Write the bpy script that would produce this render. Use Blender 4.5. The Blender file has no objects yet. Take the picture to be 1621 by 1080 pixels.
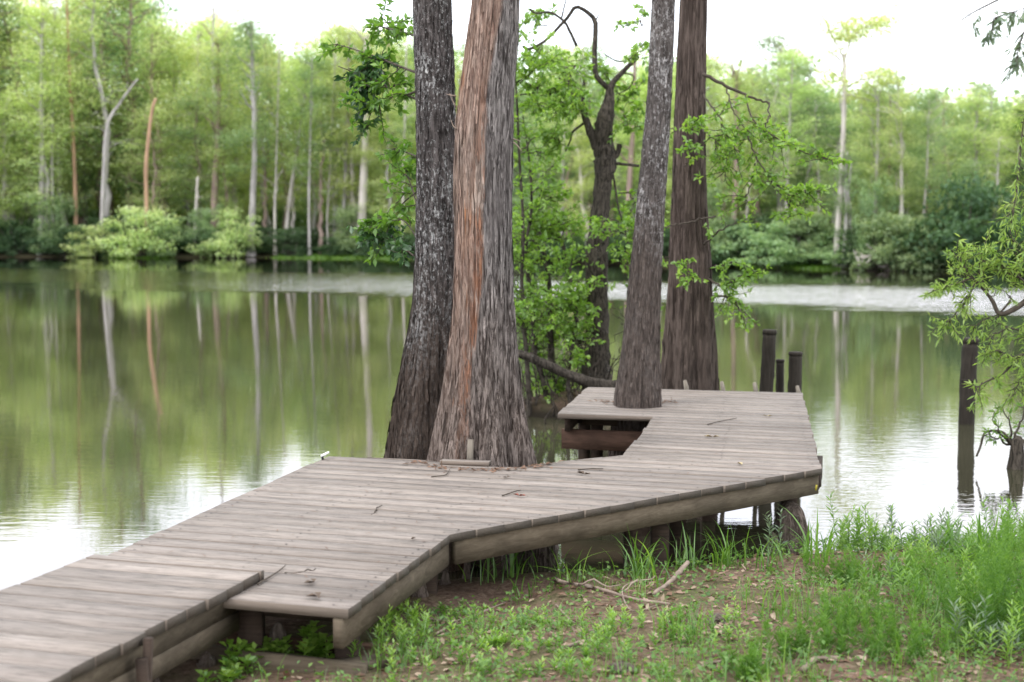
import bpy, bmesh, math, random
import numpy as np
from mathutils import Vector, Matrix

random.seed(7)
RS = np.random.RandomState(11)
scene = bpy.context.scene
COL = scene.collection
PI = math.pi

# ------------------------------------------------------------------ camera
F = 2251.0                      # focal length in photo pixels
PITCH = math.atan((540.0 - 350.0) / F)
CAMZ = 2.02
CP, SP = math.cos(PITCH), math.sin(PITCH)
cam_d = bpy.data.cameras.new("camera")
cam_d.sensor_width = 36.0
cam_d.lens = F * 36.0 / 1621.0
cam_d.clip_start = 0.05
cam_d.clip_end = 2000
cam_d.dof.use_dof = True
cam_d.dof.focus_distance = 7.8
cam_d.dof.aperture_fstop = 2.5
cam = bpy.data.objects.new("camera", cam_d)
COL.objects.link(cam)
cam.location = (0, 0, CAMZ)
cam.rotation_euler = (PI / 2 - PITCH, 0, 0)
scene.camera = cam


def ray(px, py):
    X = (px - 810.5) / F
    Y = (540.0 - py) / F
    return np.array([X, CP + Y * SP, -SP + Y * CP])


def P(px, py, z=0.62):          # photo point -> point on the level plane z
    r = ray(px, py)
    t = (z - CAMZ) / r[2]
    return np.array([r[0] * t, r[1] * t, z])


def D(px, py, d):               # photo point -> point at distance y = d
    r = ray(px, py)
    t = d / r[1]
    return np.array([r[0] * t, d, CAMZ + r[2] * t])


# ------------------------------------------------------------------ noise
_perm = RS.permutation(512)
_vals = RS.rand(512) * 2 - 1


def vnoise(x, y, z=0.0):
    x, y, z = np.broadcast_arrays(np.asarray(x, float), np.asarray(y, float), np.asarray(z, float))
    xi, yi, zi = np.floor(x).astype(int), np.floor(y).astype(int), np.floor(z).astype(int)
    xf, yf, zf = x - xi, y - yi, z - zi
    u, v, w = [t * t * (3 - 2 * t) for t in (xf, yf, zf)]

    def h(a, b, c):
        return _vals[_perm[(_perm[(_perm[a & 511] + b) & 511] + c) & 511]]
    r = 0
    for dx in (0, 1):
        for dy in (0, 1):
            for dz in (0, 1):
                r = r + h(xi + dx, yi + dy, zi + dz) * (u if dx else 1 - u) * (v if dy else 1 - v) * (w if dz else 1 - w)
    return r


def fbm(x, y, z=0.0, o=3):
    r, a, f = 0, 1.0, 1.0
    for _ in range(o):
        r = r + a * vnoise(x * f + 17.1 * _, y * f, z * f)
        a *= .5
        f *= 2.03
    return r


# ------------------------------------------------------------------ helpers
class MB:
    """collects pieces and links them as one mesh object"""

    def __init__(s):
        s.v, s.f, s.r, s.n = [], [], [], 0
        s.mi = []

    def add(s, verts, faces, rnd=None, mi=0):
        verts = np.asarray(verts, float).reshape(-1, 3)
        faces = np.asarray(faces, int)
        if len(verts) == 0:
            return
        s.v.append(verts)
        s.f.append((faces + s.n))
        s.mi.append(np.full(len(faces), mi))
        if rnd is None:
            rnd = np.full(len(verts), random.random())
        s.r.append(np.broadcast_to(np.asarray(rnd, float), (len(verts),)))
        s.n += len(verts)

    def tube(s, pts, rad, n=8, cap=True, rnd=None, wob=0.0):
        pts = np.asarray(pts, float)
        m = len(pts)
        rad = np.broadcast_to(np.asarray(rad, float), (m,))
        t = np.gradient(pts, axis=0)
        t /= (np.linalg.norm(t, axis=1)[:, None] + 1e-9)
        ref = np.array([0.0, 1, 0]) if abs(t[0][1]) < .8 else np.array([1.0, 0, 0])
        a = np.cross(t, ref)
        a /= (np.linalg.norm(a, axis=1)[:, None] + 1e-9)
        b = np.cross(t, a)
        th = np.linspace(0, 2 * PI, n, endpoint=False)
        rr = rad[:, None] * np.ones((1, n))
        if wob:
            rr = rr * (1 + wob * fbm(np.cos(th)[None, :] * 2 + pts[:, 0:1] * 3, np.sin(th)[None, :] * 2, np.arange(m)[:, None] * .6, 2))
        v = pts[:, None, :] + rr[..., None] * (np.cos(th)[None, :, None] * a[:, None, :] + np.sin(th)[None, :, None] * b[:, None, :])
        i = np.arange(m - 1)[:, None] * n
        j = np.arange(n)[None, :]
        j2 = (j + 1) % n
        f = np.stack([i + j, i + j2, i + n + j2, i + n + j], -1).reshape(-1, 4)
        vv = v.reshape(-1, 3)
        if cap:
            vv = np.vstack([vv, pts[0], pts[-1]])
            k = np.arange(n)
            k2 = (k + 1) % n
            c0, c1 = m * n, m * n + 1
            f0 = np.stack([np.full(n, c0), k2, k, np.full(n, c0)], -1)
            f1 = np.stack([np.full(n, c1), (m - 1) * n + k, (m - 1) * n + k2, np.full(n, c1)], -1)
            s.add(vv, f, rnd)
            base = s.n - len(vv)
            s.f.append(np.vstack([f0, f1]) + base)
            s.mi.append(np.zeros(2 * n, int))
        else:
            s.add(vv, f, rnd)

    def box(s, c, half, rot=None, rnd=None):
        c = np.asarray(c, float)
        v = np.array([[x, y, z] for x in (-1, 1) for y in (-1, 1) for z in (-1, 1)], float) * np.asarray(half)
        if rot is not None:
            v = v @ np.asarray(rot).T
        f = [[0, 1, 3, 2], [4, 6, 7, 5], [0, 4, 5, 1], [2, 3, 7, 6], [0, 2, 6, 4], [1, 5, 7, 3]]
        s.add(v + c, f, rnd)

    def leaves(s, c, d, up, L, W, rnd, fold=.25):
        """c base points, d directions, up normals; L, W lengths and widths"""
        c = np.asarray(c, float)
        N = len(c)
        if N == 0:
            return
        d = d / (np.linalg.norm(d, axis=1)[:, None] + 1e-9)
        sd = np.cross(d, up)
        sd /= (np.linalg.norm(sd, axis=1)[:, None] + 1e-9)
        nn = np.cross(sd, d)
        L = np.broadcast_to(L, (N,))[:, None]
        W = np.broadcast_to(W, (N,))[:, None]
        v0 = c
        v1 = c + d * L * .45 + sd * W * .5 + nn * W * fold
        v2 = c + d * L
        v3 = c + d * L * .45 - sd * W * .5 + nn * W * fold
        v = np.stack([v0, v1, v2, v3], 1).reshape(-1, 3)
        b = np.arange(N)[:, None] * 4
        f = np.stack([np.hstack([b, b + 1, b + 2, b]), np.hstack([b, b + 2, b + 3, b])], 1).reshape(-1, 4)
        s.add(v, f, np.repeat(np.broadcast_to(rnd, (N,)), 4))

    def blades(s, root, h, w, lean, rnd, seg=4, az=None):
        """bending grass blades"""
        root = np.asarray(root, float)
        N = len(root)
        if N == 0:
            return
        az = RS.rand(N) * 2 * PI if az is None else az
        h = np.broadcast_to(h, (N,))
        w = np.broadcast_to(w, (N,))
        lean = np.broadcast_to(lean, (N,))
        dx, dy = np.cos(az), np.sin(az)
        sx, sy = -dy, dx
        vs = []
        for k in range(seg + 1):
            t = k / seg
            off = lean * h * t ** 2
            zz = h * (t - .35 * np.minimum(lean, 1.2) * t ** 3)
            ww = w * .5 * (1 - t ** 2 * .97) * (.7 + .6 * t if t < .5 else 1.0)
            cx, cy, cz = root[:, 0] + dx * off, root[:, 1] + dy * off, root[:, 2] + zz
            vs.append(np.stack([cx - sx * ww, cy - sy * ww, cz], -1))
            vs.append(np.stack([cx + sx * ww, cy + sy * ww, cz], -1))
        v = np.stack(vs, 1).reshape(-1, 3)
        m = 2 * (seg + 1)
        b = np.arange(N)[:, None] * m
        f = np.concatenate([np.hstack([b + 2 * k, b + 2 * k + 1, b + 2 * k + 3, b + 2 * k + 2]) for k in range(seg)], 0)
        s.add(v, f, np.repeat(np.broadcast_to(rnd, (N,)), m))

    def mesh(s, name, mat, smooth=False):
        me = bpy.data.meshes.new(name)
        v = np.vstack(s.v)
        f = np.vstack(s.f)
        mi = np.concatenate(s.mi)
        tri = f[:, 0] == f[:, 3]
        quad = f[~tri]
        trif = f[tri][:, :3]
        loops = np.concatenate([quad.ravel(), trif.ravel()])
        tot = np.concatenate([np.full(len(quad), 4), np.full(len(trif), 3)])
        st = np.concatenate([[0], np.cumsum(tot)[:-1]])
        me.vertices.add(len(v))
        me.vertices.foreach_set("co", v.ravel())
        me.loops.add(len(loops))
        me.loops.foreach_set("vertex_index", loops.astype(np.int32))
        me.polygons.add(len(tot))
        me.polygons.foreach_set("loop_start", st.astype(np.int32))
        me.polygons.foreach_set("loop_total", tot.astype(np.int32))
        me.update(calc_edges=True)
        if smooth:
            me.polygons.foreach_set("use_smooth", np.ones(len(tot), bool))
        a = me.attributes.new("rnd", 'FLOAT', 'POINT')
        a.data.foreach_set("value", np.concatenate(s.r).astype(np.float32))
        me.materials.append(mat)
        me.validate()
        return me

    def build(s, name, mat, parent=None, smooth=False):
        o = bpy.data.objects.new(name, s.mesh(name, mat, smooth))
        COL.objects.link(o)
        if parent is not None:
            o.parent = parent
            o.matrix_parent_inverse = Matrix.Translation(-Vector(parent.location))
        return o


def tag(o, label, cat, group=None, kind=None):
    if label:
        o["label"] = label
    if cat:
        o["category"] = cat
    if group:
        o["group"] = group
    if kind:
        o["kind"] = kind
    return o


def thing(name, loc, label, cat, group=None):
    o = bpy.data.objects.new(name, None)
    o.empty_display_size = .1
    COL.objects.link(o)
    o.location = Vector([float(a) for a in loc])
    return tag(o, label, cat, group)


def link_part(name, me, parent):
    o = bpy.data.objects.new(name, me)
    COL.objects.link(o)
    o.parent = parent
    return o


# ------------------------------------------------------------------ materials
class NT:
    def __init__(s, name):
        s.m = bpy.data.materials.new(name)
        s.m.use_nodes = True
        s.t = s.m.node_tree
        s.t.nodes.clear()
        s.out = s.t.nodes.new("ShaderNodeOutputMaterial")

    def n(s, typ, **kw):
        nd = s.t.nodes.new("ShaderNode" + typ)
        for k, v in kw.items():
            if k.startswith("i_"):
                key = k[2:]
                key = int(key) if key.isdigit() else key.replace("_", " ")
                sock = nd.inputs[key]
                if isinstance(v, bpy.types.NodeSocket):
                    s.t.links.new(v, sock)
                else:
                    sock.default_value = v
            else:
                setattr(nd, k, v)
        return nd

    def link(s, a, b):
        s.t.links.new(a, b)

    def coord(s, kind="Object", scale=(1, 1, 1), rot=(0, 0, 0)):
        tc = s.n("TexCoord")
        mp = s.n("Mapping")
        mp.inputs["Scale"].default_value = scale
        mp.inputs["Rotation"].default_value = rot
        s.link(tc.outputs[kind], mp.inputs["Vector"])
        return mp.outputs[0]

    def noise(s, vec, scale=5, detail=4, rough=.55, dist=0):
        nd = s.n("TexNoise")
        s.link(vec, nd.inputs["Vector"])
        nd.inputs["Scale"].default_value = scale
        nd.inputs["Detail"].default_value = detail
        nd.inputs["Roughness"].default_value = rough
        nd.inputs["Distortion"].default_value = dist
        return nd.outputs["Fac"]

    def ramp(s, fac, stops, interp='LINEAR'):
        nd = s.n("ValToRGB")
        cr = nd.color_ramp
        cr.interpolation = interp
        while len(cr.elements) > 1:
            cr.elements.remove(cr.elements[-1])
        for i, (p, c) in enumerate(stops):
            if isinstance(c, (int, float)):
                c = (c, c, c)
            e = cr.elements[0] if i == 0 else cr.elements.new(p)
            e.position = p
            e.color = (*c, 1)
        s.link(fac, nd.inputs[0])
        return nd.outputs[0]

    def mix(s, fac, a, b, mode='MIX'):
        nd = s.n("Mix", data_type='RGBA', blend_type=mode)
        for sock, v in ((nd.inputs[0], fac), (nd.inputs[6], a), (nd.inputs[7], b)):
            if isinstance(v, bpy.types.NodeSocket):
                s.link(v, sock)
            elif isinstance(v, (int, float)):
                sock.default_value = v if sock == nd.inputs[0] else (v, v, v, 1)
            else:
                sock.default_value = (*v, 1)
        return nd.outputs[2]

    def math(s, op, a, b=0.0, c=0.0, clamp=False):
        nd = s.n("Math", operation=op)
        nd.use_clamp = clamp
        for i, v in enumerate((a, b, c)):
            if isinstance(v, bpy.types.NodeSocket):
                s.link(v, nd.inputs[i])
            else:
                nd.inputs[i].default_value = v
        return nd.outputs[0]

    def attr(s, name="rnd"):
        return s.n("Attribute", attribute_name=name).outputs["Fac"]

    def bump(s, h, strength=.5, dist=.01, normal=None):
        nd = s.n("Bump")
        nd.inputs["Strength"].default_value = strength
        nd.inputs["Distance"].default_value = dist
        s.link(h, nd.inputs["Height"])
        if normal is not None:
            s.link(normal, nd.inputs["Normal"])
        return nd.outputs[0]

    def principled(s, col, rough=.8, normal=None, spec=.3, metallic=0.0):
        nd = s.n("BsdfPrincipled")
        for k, v in (("Base Color", col), ("Roughness", rough), ("Specular IOR Level", spec), ("Metallic", metallic)):
            if isinstance(v, bpy.types.NodeSocket):
                s.link(v, nd.inputs[k])
            elif k == "Base Color":
                nd.inputs[k].default_value = (*v, 1)
            else:
                nd.inputs[k].default_value = v
        if normal is not None:
            s.link(normal, nd.inputs["Normal"])
        s.link(nd.outputs[0], s.out.inputs[0])
        return s.m


def mat_leaf(name, c1, c2, c3, trans=.5, tmul=1.25, gloss=.06, objvar=.0):
    t = NT(name)
    a = t.attr()
    col = t.ramp(a, [(0, c1), (.5, c2), (1, c3)])
    if objvar:
        oi = t.n("ObjectInfo").outputs["Random"]
        hs = t.n("HueSaturation")
        t.link(t.math('MULTIPLY_ADD', oi, objvar * .08, .5 - objvar * .04), hs.inputs["Hue"])
        t.link(t.math('MULTIPLY_ADD', oi, objvar * .5, 1 - objvar * .25), hs.inputs["Value"])
        t.link(col, hs.inputs["Color"])
        col = hs.outputs[0]
    d = t.n("BsdfDiffuse")
    t.link(col, d.inputs[0])
    tr = t.n("BsdfTranslucent")
    t.link(t.mix(1.0, col, (tmul, tmul, tmul * .6), 'MULTIPLY'), tr.inputs[0])
    m = t.n("MixShader")
    m.inputs[0].default_value = trans
    t.link(d.outputs[0], m.inputs[1])
    t.link(tr.outputs[0], m.inputs[2])
    g = t.n("BsdfGlossy")
    g.inputs["Roughness"].default_value = .45
    g.inputs["Color"].default_value = (.9, .95, .9, 1)
    m2 = t.n("MixShader")
    m2.inputs[0].default_value = gloss
    t.link(m.outputs[0], m2.inputs[1])
    t.link(g.outputs[0], m2.inputs[2])
    t.link(m2.outputs[0], t.out.inputs[0])
    return t.m


BOARD_ANG = math.radians(-17)     # direction the deck boards run


ua_ = (math.cos(BOARD_ANG), math.sin(BOARD_ANG))


def mat_deck(name, light, dark, warm=(.285, .235, .195)):
    t = NT(name)
    v = t.coord("Object", (1.2, 26, 26), (0, 0, 0))
    # rotate so that x runs along the boards
    tc = t.n("TexCoord")
    vr = t.n("VectorRotate")
    vr.inputs["Angle"].default_value = -BOARD_ANG
    vr.inputs["Axis"].default_value = (0, 0, 1)
    t.link(tc.outputs["Object"], vr.inputs["Vector"])
    rnd = t.attr()
    off = t.n("CombineXYZ")
    t.link(t.math('MULTIPLY', rnd, 37.0), off.inputs[0])
    va = t.n("VectorMath", operation='ADD')
    t.link(vr.outputs[0], va.inputs[0])
    t.link(off.outputs[0], va.inputs[1])
    mp = t.n("Mapping")
    mp.inputs["Scale"].default_value = (2.2, 30, 30)
    t.link(va.outputs[0], mp.inputs[0])
    mp2 = t.n("Mapping")
    mp2.inputs["Scale"].default_value = (5.0, 80, 80)
    t.link(va.outputs[0], mp2.inputs[0])
    grain = t.noise(mp.outputs[0], 1.6, 6, .65, .6)
    fine = t.noise(mp2.outputs[0], 1.4, 4, .6, .3)
    blot = t.noise(va.outputs[0], 2.1, 4, .6)
    blot2 = t.noise(va.outputs[0], 9, 3, .6)
    c = t.mix(t.ramp(grain, [(.3, 0.0), (.7, 1.0)]), dark, light)
    c = t.mix(t.ramp(blot, [(.45, 0.0), (.75, .5)]), c, warm)
    c = t.mix(t.math('MULTIPLY', t.ramp(fine, [(.34, 1.0), (.47, 0.0)]), .7), c, (.045, .035, .03))
    # broad damp stains and mildew
    c = t.mix(t.ramp(blot2, [(.55, 0.0), (.8, .45)]), c, (.10, .088, .075))
    # board to board tone
    tone = t.math('MULTIPLY_ADD', rnd, .32, .82)
    tn = t.n("CombineColor")
    for i in range(3):
        t.link(tone, tn.inputs[i])
    c = t.mix(1.0, c, tn.outputs[0], 'MULTIPLY')
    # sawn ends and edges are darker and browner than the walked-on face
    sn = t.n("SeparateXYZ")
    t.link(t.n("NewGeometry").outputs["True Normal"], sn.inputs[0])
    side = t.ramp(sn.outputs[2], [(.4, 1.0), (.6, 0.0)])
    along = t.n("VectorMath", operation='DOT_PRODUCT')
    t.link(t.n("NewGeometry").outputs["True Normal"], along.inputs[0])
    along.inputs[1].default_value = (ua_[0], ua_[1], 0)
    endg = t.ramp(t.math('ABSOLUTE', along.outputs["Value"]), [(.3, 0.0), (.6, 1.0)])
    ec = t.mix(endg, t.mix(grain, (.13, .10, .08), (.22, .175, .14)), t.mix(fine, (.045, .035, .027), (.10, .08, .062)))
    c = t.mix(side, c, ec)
    h = t.math('ADD', t.math('MULTIPLY', grain, .6), t.math('MULTIPLY', fine, .8))
    return t.principled(c, .75, t.bump(h, .7, .004), .35)


def mat_wood(name, light, dark, axis_scale=(1.5, 20, 20), rotz=0.0, bump=.6):
    t = NT(name)
    tc = t.n("TexCoord")
    vr = t.n("VectorRotate")
    vr.inputs["Angle"].default_value = -rotz
    vr.inputs["Axis"].default_value = (0, 0, 1)
    t.link(tc.outputs["Object"], vr.inputs["Vector"])
    mp = t.n("Mapping")
    mp.inputs["Scale"].default_value = axis_scale
    t.link(vr.outputs[0], mp.inputs[0])
    g = t.noise(mp.outputs[0], 1.8, 6, .65, .8)
    b = t.noise(vr.outputs[0], 3, 4, .6)
    c = t.mix(t.ramp(g, [(.3, 0.0), (.7, 1.0)]), dark, light)
    c = t.mix(t.ramp(b, [(.45, 0.0), (.75, .6)]), c, tuple(x * .45 for x in dark))
    return t.principled(c, .85, t.bump(g, bump, .006), .2)


def mat_bark(name, dark, mid, pale, pale_amt=.5, pale_scale=26, base_col=None, base_z=(.9, 1.7), stretch=.22, bump=1.0, scale=1.0):
    """ridged bark with pale lichen flecks; darker, wetter towards the base"""
    t = NT(name)
    v = t.coord("Object", (1, 1, stretch))
    ridg = t.noise(v, 46 * scale, 6, .75, .6)
    big = t.noise(t.coord("Object", (1, 1, .5)), 4.2, 4, .6)
    c = t.mix(t.ramp(ridg, [(.42, 0.0), (.58, 1.0)]), dark, mid)
    c = t.mix(t.ramp(big, [(.4, 0.0), (.7, .5)]), c, tuple(.5 * (a + b) for a, b in zip(dark, mid)))
    fle = t.noise(t.coord("Object", (1, 1, .6)), pale_scale * 1.9, 6, .8, .2)
    amt = t.noise(t.coord("Object", (1, 1, .45)), 4.5, 4, .65)
    fl = t.math('ADD', fle, t.math('MULTIPLY', t.math('SUBTRACT', amt, .5), .45))
    f = t.ramp(fl, [(.635 - pale_amt * .2, 0.0), (.70 - pale_amt * .2, 1.0)])
    sep = t.n("SeparateXYZ")
    t.link(t.n("TexCoord").outputs["Object"], sep.inputs[0])
    if base_col is not None:
        zz = t.math('ADD', sep.outputs[2], t.math('MULTIPLY', t.math('SUBTRACT', big, .5), .9))
        mr = t.n("MapRange")
        mr.inputs[1].default_value = base_z[0]
        mr.inputs[2].default_value = base_z[1]
        t.link(zz, mr.inputs[0])
        up = mr.outputs[0]
        f = t.math('MULTIPLY', f, t.math('MULTIPLY_ADD', up, .93, .07))
        cb = t.mix(t.ramp(ridg, [(.36, 0.0), (.62, 1.0)]), tuple(x * .35 for x in base_col), base_col)
        c = t.mix(up, cb, c)
    c = t.mix(f, c, pale)
    tone = t.math('MULTIPLY_ADD', t.attr(), .7, .65)
    tn_ = t.n("CombineColor")
    for i in range(3):
        t.link(tone, tn_.inputs[i])
    c = t.mix(1.0, c, tn_.outputs[0], 'MULTIPLY')
    h = t.math('ADD', ridg, t.math('MULTIPLY', f, .15))
    return t.principled(c, .92, t.bump(h, bump, .02), .15)


def mat_simple(name, col, rough=.8, var=.3, scale=6, bump=.3, spec=.25, stretch=(1, 1, 1)):
    t = NT(name)
    n = t.noise(t.coord("Object", stretch), scale, 4, .6)
    c = t.mix(t.ramp(n, [(.3, 0.0), (.7, 1.0)]), tuple(x * (1 - var) for x in col), tuple(min(1, x * (1 + var)) for x in col))
    return t.principled(c, rough, t.bump(n, bump, .01), spec)


M = {}
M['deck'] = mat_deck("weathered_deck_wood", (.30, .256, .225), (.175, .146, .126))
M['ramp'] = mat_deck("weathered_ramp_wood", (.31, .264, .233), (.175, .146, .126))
M['rim'] = mat_wood("brown_rim_wood", (.15, .12, .085), (.075, .056, .038), (1.5, 8, 26))
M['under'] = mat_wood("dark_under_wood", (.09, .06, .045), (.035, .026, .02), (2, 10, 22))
M['beam'] = mat_wood("reddish_beam_wood", (.15, .085, .06), (.07, .04, .028), (1.5, 10, 22))
M['pile'] = mat_wood("black_piling_wood", (.055, .045, .036), (.018, .015, .012), (26, 26, 2))
M['stake'] = mat_wood("pale_stake_wood", (.34, .30, .25), (.17, .14, .11), (30, 30, 2))
M['bark1'] = mat_bark("lichen_bark", (.022, .018, .016), (.15, .13, .125), (.52, .51, .50), .48, 30,
                      base_col=(.085, .062, .05), base_z=(1.0, 2.0))
M['bark3'] = mat_bark("grey_mottled_bark", (.06, .05, .045), (.19, .165, .155), (.50, .47, .46), .62, 24,
                      base_col=(.15, .118, .102), base_z=(1.6, 2.3))
M['bark4'] = mat_bark("dark_red_bark", (.04, .029, .024), (.15, .114, .098), (.3, .26, .24), -.5, 20, stretch=.1,
                      base_col=(.125, .095, .08), base_z=(.9, 1.6), scale=.7)
M['barkc'] = mat_bark("dark_crooked_bark", (.02, .017, .014), (.12, .10, .082), (.3, .29, .26), .0, 18)
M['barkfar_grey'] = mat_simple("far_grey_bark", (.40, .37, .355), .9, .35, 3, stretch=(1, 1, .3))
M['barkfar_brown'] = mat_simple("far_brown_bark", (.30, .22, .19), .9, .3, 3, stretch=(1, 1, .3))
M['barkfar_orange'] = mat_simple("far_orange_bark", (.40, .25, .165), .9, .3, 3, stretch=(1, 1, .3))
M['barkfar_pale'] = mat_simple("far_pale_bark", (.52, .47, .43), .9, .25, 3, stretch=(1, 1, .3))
M['barkfar_dark'] = mat_simple("far_dark_bark", (.10, .085, .072), .9, .3, 3)
M['twig'] = mat_simple("twig_bark", (.075, .06, .048), .9, .4, 20)
M['drytwig'] = mat_simple("dry_twig_bark", (.26, .20, .16), .9, .4, 20)
M['knee'] = mat_bark("cypress_knee_bark", (.06, .045, .035), (.21, .165, .14), (.36, .33, .30), .1, 16)


def mat_cypress():
    """the stripped trunk: smooth fibrous tan wood at the left, orange tears, grey ridged bark at the right"""
    t = NT("stripped_cypress_bark")
    tc = t.n("TexCoord").outputs["Object"]
    sep = t.n("SeparateXYZ")
    t.link(tc, sep.inputs[0])
    fib = t.noise(t.coord("Object", (1, 1, .15)), 44, 7, .74, 1.0)
    fine = t.noise(t.coord("Object", (1, 1, .11)), 95, 4, .65, .6)
    med = t.noise(t.coord("Object", (1, 1, .3)), 9, 6, .7, .6)
    big = t.noise(t.coord("Object", (1, 1, .35)), 3.0, 3, .6)
    z = sep.outputs[2]
    # bark boundary moves right as it climbs; object x is 0 at the base centre
    edge = t.ramp(t.math('DIVIDE', z, 4.0), [(0, .18), (.3, .33), (.42, .47), (.55, .50), (.7, .50), (.85, .62), (1, .7)])
    u = t.math('ADD', t.math('MULTIPLY', t.math('SUBTRACT', sep.outputs[0], t.attr("axis")), 2.6), .5)   # 0 left .. 1 right
    u = t.math('ADD', u, t.math('MULTIPLY', t.math('SUBTRACT', med, .5), .22))
    k = t.math('SUBTRACT', u, edge)
    grey = t.ramp(t.math('MULTIPLY_ADD', k, 1.0, .5), [(.47, 0.0), (.53, 1.0)])
    tan = t.mix(t.ramp(fib, [(.40, 0.0), (.60, 1.0)]), (.17, .105, .083), (.45, .33, .27))
    tan = t.mix(t.ramp(med, [(.45, 0.0), (.7, .6)]), tan, (.34, .20, .135))
    tan = t.mix(t.ramp(big, [(.5, 0.0), (.75, .6)]), tan, (.36, .31, .27))
    gr = t.mix(t.ramp(fib, [(.43, 0.0), (.57, 1.0)]), (.06, .05, .047), (.35, .315, .30))
    gr = t.mix(t.ramp(big, [(.45, 0.0), (.7, .6)]), gr, (.15, .13, .125))
    # lower trunk: browner, mixed
    low = t.mix(t.ramp(fib, [(.42, 0.0), (.6, 1.0)]), (.045, .032, .026), (.25, .20, .175))
    lowm = t.ramp(t.math('ADD', z, t.math('MULTIPLY', t.math('SUBTRACT', big, .5), .8)), [(0, 1.0), (1.0, .0)])
    mr = t.n("MapRange")
    mr.inputs[1].default_value = 1.75
    mr.inputs[2].default_value = .9
    t.link(t.math('ADD', z, t.math('MULTIPLY', t.math('SUBTRACT', big, .5), .9)), mr.inputs[0])
    c = t.mix(grey, tan, gr)
    c = t.mix(t.math('MULTIPLY', mr.outputs[0], .9), c, low)
    # orange tear just left of the boundary
    tear = t.ramp(t.math('MULTIPLY_ADD', k, 1.0, .5), [(.28, 0.0), (.42, .9), (.48, 1.0), (.52, 0.0)])
    tn = t.ramp(t.noise(t.coord("Object", (1, 1, .14)), 26, 5, .75), [(.44, 0.0), (.52, 1.0)])
    zf = t.ramp(t.math('DIVIDE', z, 4.0), [(.1, .45), (.2, .3), (.26, .7), (.34, .85), (.58, .8), (.68, .25), (.85, .1)])
    orange = t.mix(t.ramp(fine, [(.3, 0.0), (.7, 1.0)]), (.16, .065, .04), (.38, .18, .10))
    c = t.mix(t.math('MULTIPLY', t.math('MULTIPLY', tear, tn), zf), c, orange)
    # a few more orange slivers anywhere on the stripped wood
    sl = t.ramp(t.noise(t.coord("Object", (1, 1, .09)), 13, 3, .5), [(.66, 0.0), (.72, .8)])
    c = t.mix(t.math('MULTIPLY', sl, t.math('SUBTRACT', 1.0, grey)), c, (.40, .17, .075))
    dk = t.ramp(fine, [(.33, .75), (.42, 0.0)])
    c = t.mix(dk, c, (.04, .03, .025))
    pf = t.ramp(t.noise(t.coord("Object", (1, 1, .4)), 30, 4, .7), [(.70, 0.0), (.75, .6)])
    c = t.mix(t.math('MULTIPLY', pf, grey), c, (.5, .48, .46))
    tone = t.math('MULTIPLY_ADD', t.attr(), .7, .65)
    tn_ = t.n("CombineColor")
    for i in range(3):
        t.link(tone, tn_.inputs[i])
    c = t.mix(1.0, c, tn_.outputs[0], 'MULTIPLY')
    h = t.math('ADD', fib, t.math('MULTIPLY', fine, .4))
    h = t.math('ADD', h, t.math('MULTIPLY', grey, .25))
    return t.principled(c, .9, t.bump(h, 1.0, .018), .15)


M['bark2'] = mat_cypress()

M['leaf_fresh'] = mat_leaf("fresh_leaf", (0.112, 0.216, 0.028), (0.191, 0.346, 0.044), (0.315, 0.454, 0.088), .5, 1.5)
M['leaf_mid'] = mat_leaf("mid_green_leaf", (0.072, 0.163, 0.025), (0.130, 0.260, 0.035), (0.208, 0.364, 0.050), .45, 1.4, .04)
M['leaf_dark'] = mat_leaf("dark_glossy_leaf", (.02, .06, .02), (.035, .095, .028), (.08, .17, .04), .35, 1.4, .06)
M['leaf_willow'] = mat_leaf("narrow_willow_leaf", (0.154, 0.260, 0.060), (0.252, 0.377, 0.090), (0.406, 0.520, 0.150), .5, 1.4, .03)
M['leaf_pale'] = mat_leaf("grey_green_leaf", (.10, .15, .10), (.16, .23, .14), (.24, .31, .18), .4, 1.1, .05)
M['far_yellow'] = mat_leaf("far_yellow_green_foliage", (0.356, 0.453, 0.161), (0.587, 0.686, 0.296), (0.800, 0.800, 0.562), .5, 1.3, .02, .35)  # far greens: distance haze is put into the leaf colour as paleness
M['far_light'] = mat_leaf("far_light_green_foliage", (0.290, 0.394, 0.162), (0.483, 0.593, 0.275), (0.775, 0.800, 0.486), .5, 1.3, .02, .35)  # also lightened in colour, in place of haze
M['far_mid'] = mat_leaf("far_mid_green_foliage", (0.150, 0.241, 0.116), (0.275, 0.386, 0.191), (0.425, 0.529, 0.292), .45, 1.3, .02, .35)  # mid green paled the same way to stand in for haze
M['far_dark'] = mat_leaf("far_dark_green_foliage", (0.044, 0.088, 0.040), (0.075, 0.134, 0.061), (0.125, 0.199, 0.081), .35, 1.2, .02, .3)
M['grass'] = mat_leaf("grass_blade", (0.065, 0.157, 0.020), (0.121, 0.258, 0.030), (0.225, 0.368, 0.059), .5, 1.5, .06)
M['cover'] = mat_leaf("ground_cover_leaf", (0.051, 0.126, 0.020), (0.102, 0.216, 0.035), (0.187, 0.306, 0.070), .45, 1.4, .04)
M['litter'] = mat_leaf("dead_leaf", (.12, .065, .042), (.24, .145, .10), (.42, .32, .24), .15, 1.0, .03)


M['fennel'] = mat_leaf('feathery_weed_leaf', (.045, .12, .02), (.09, .20, .03), (.17, .30, .05), .5, 1.4, .02)


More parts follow.
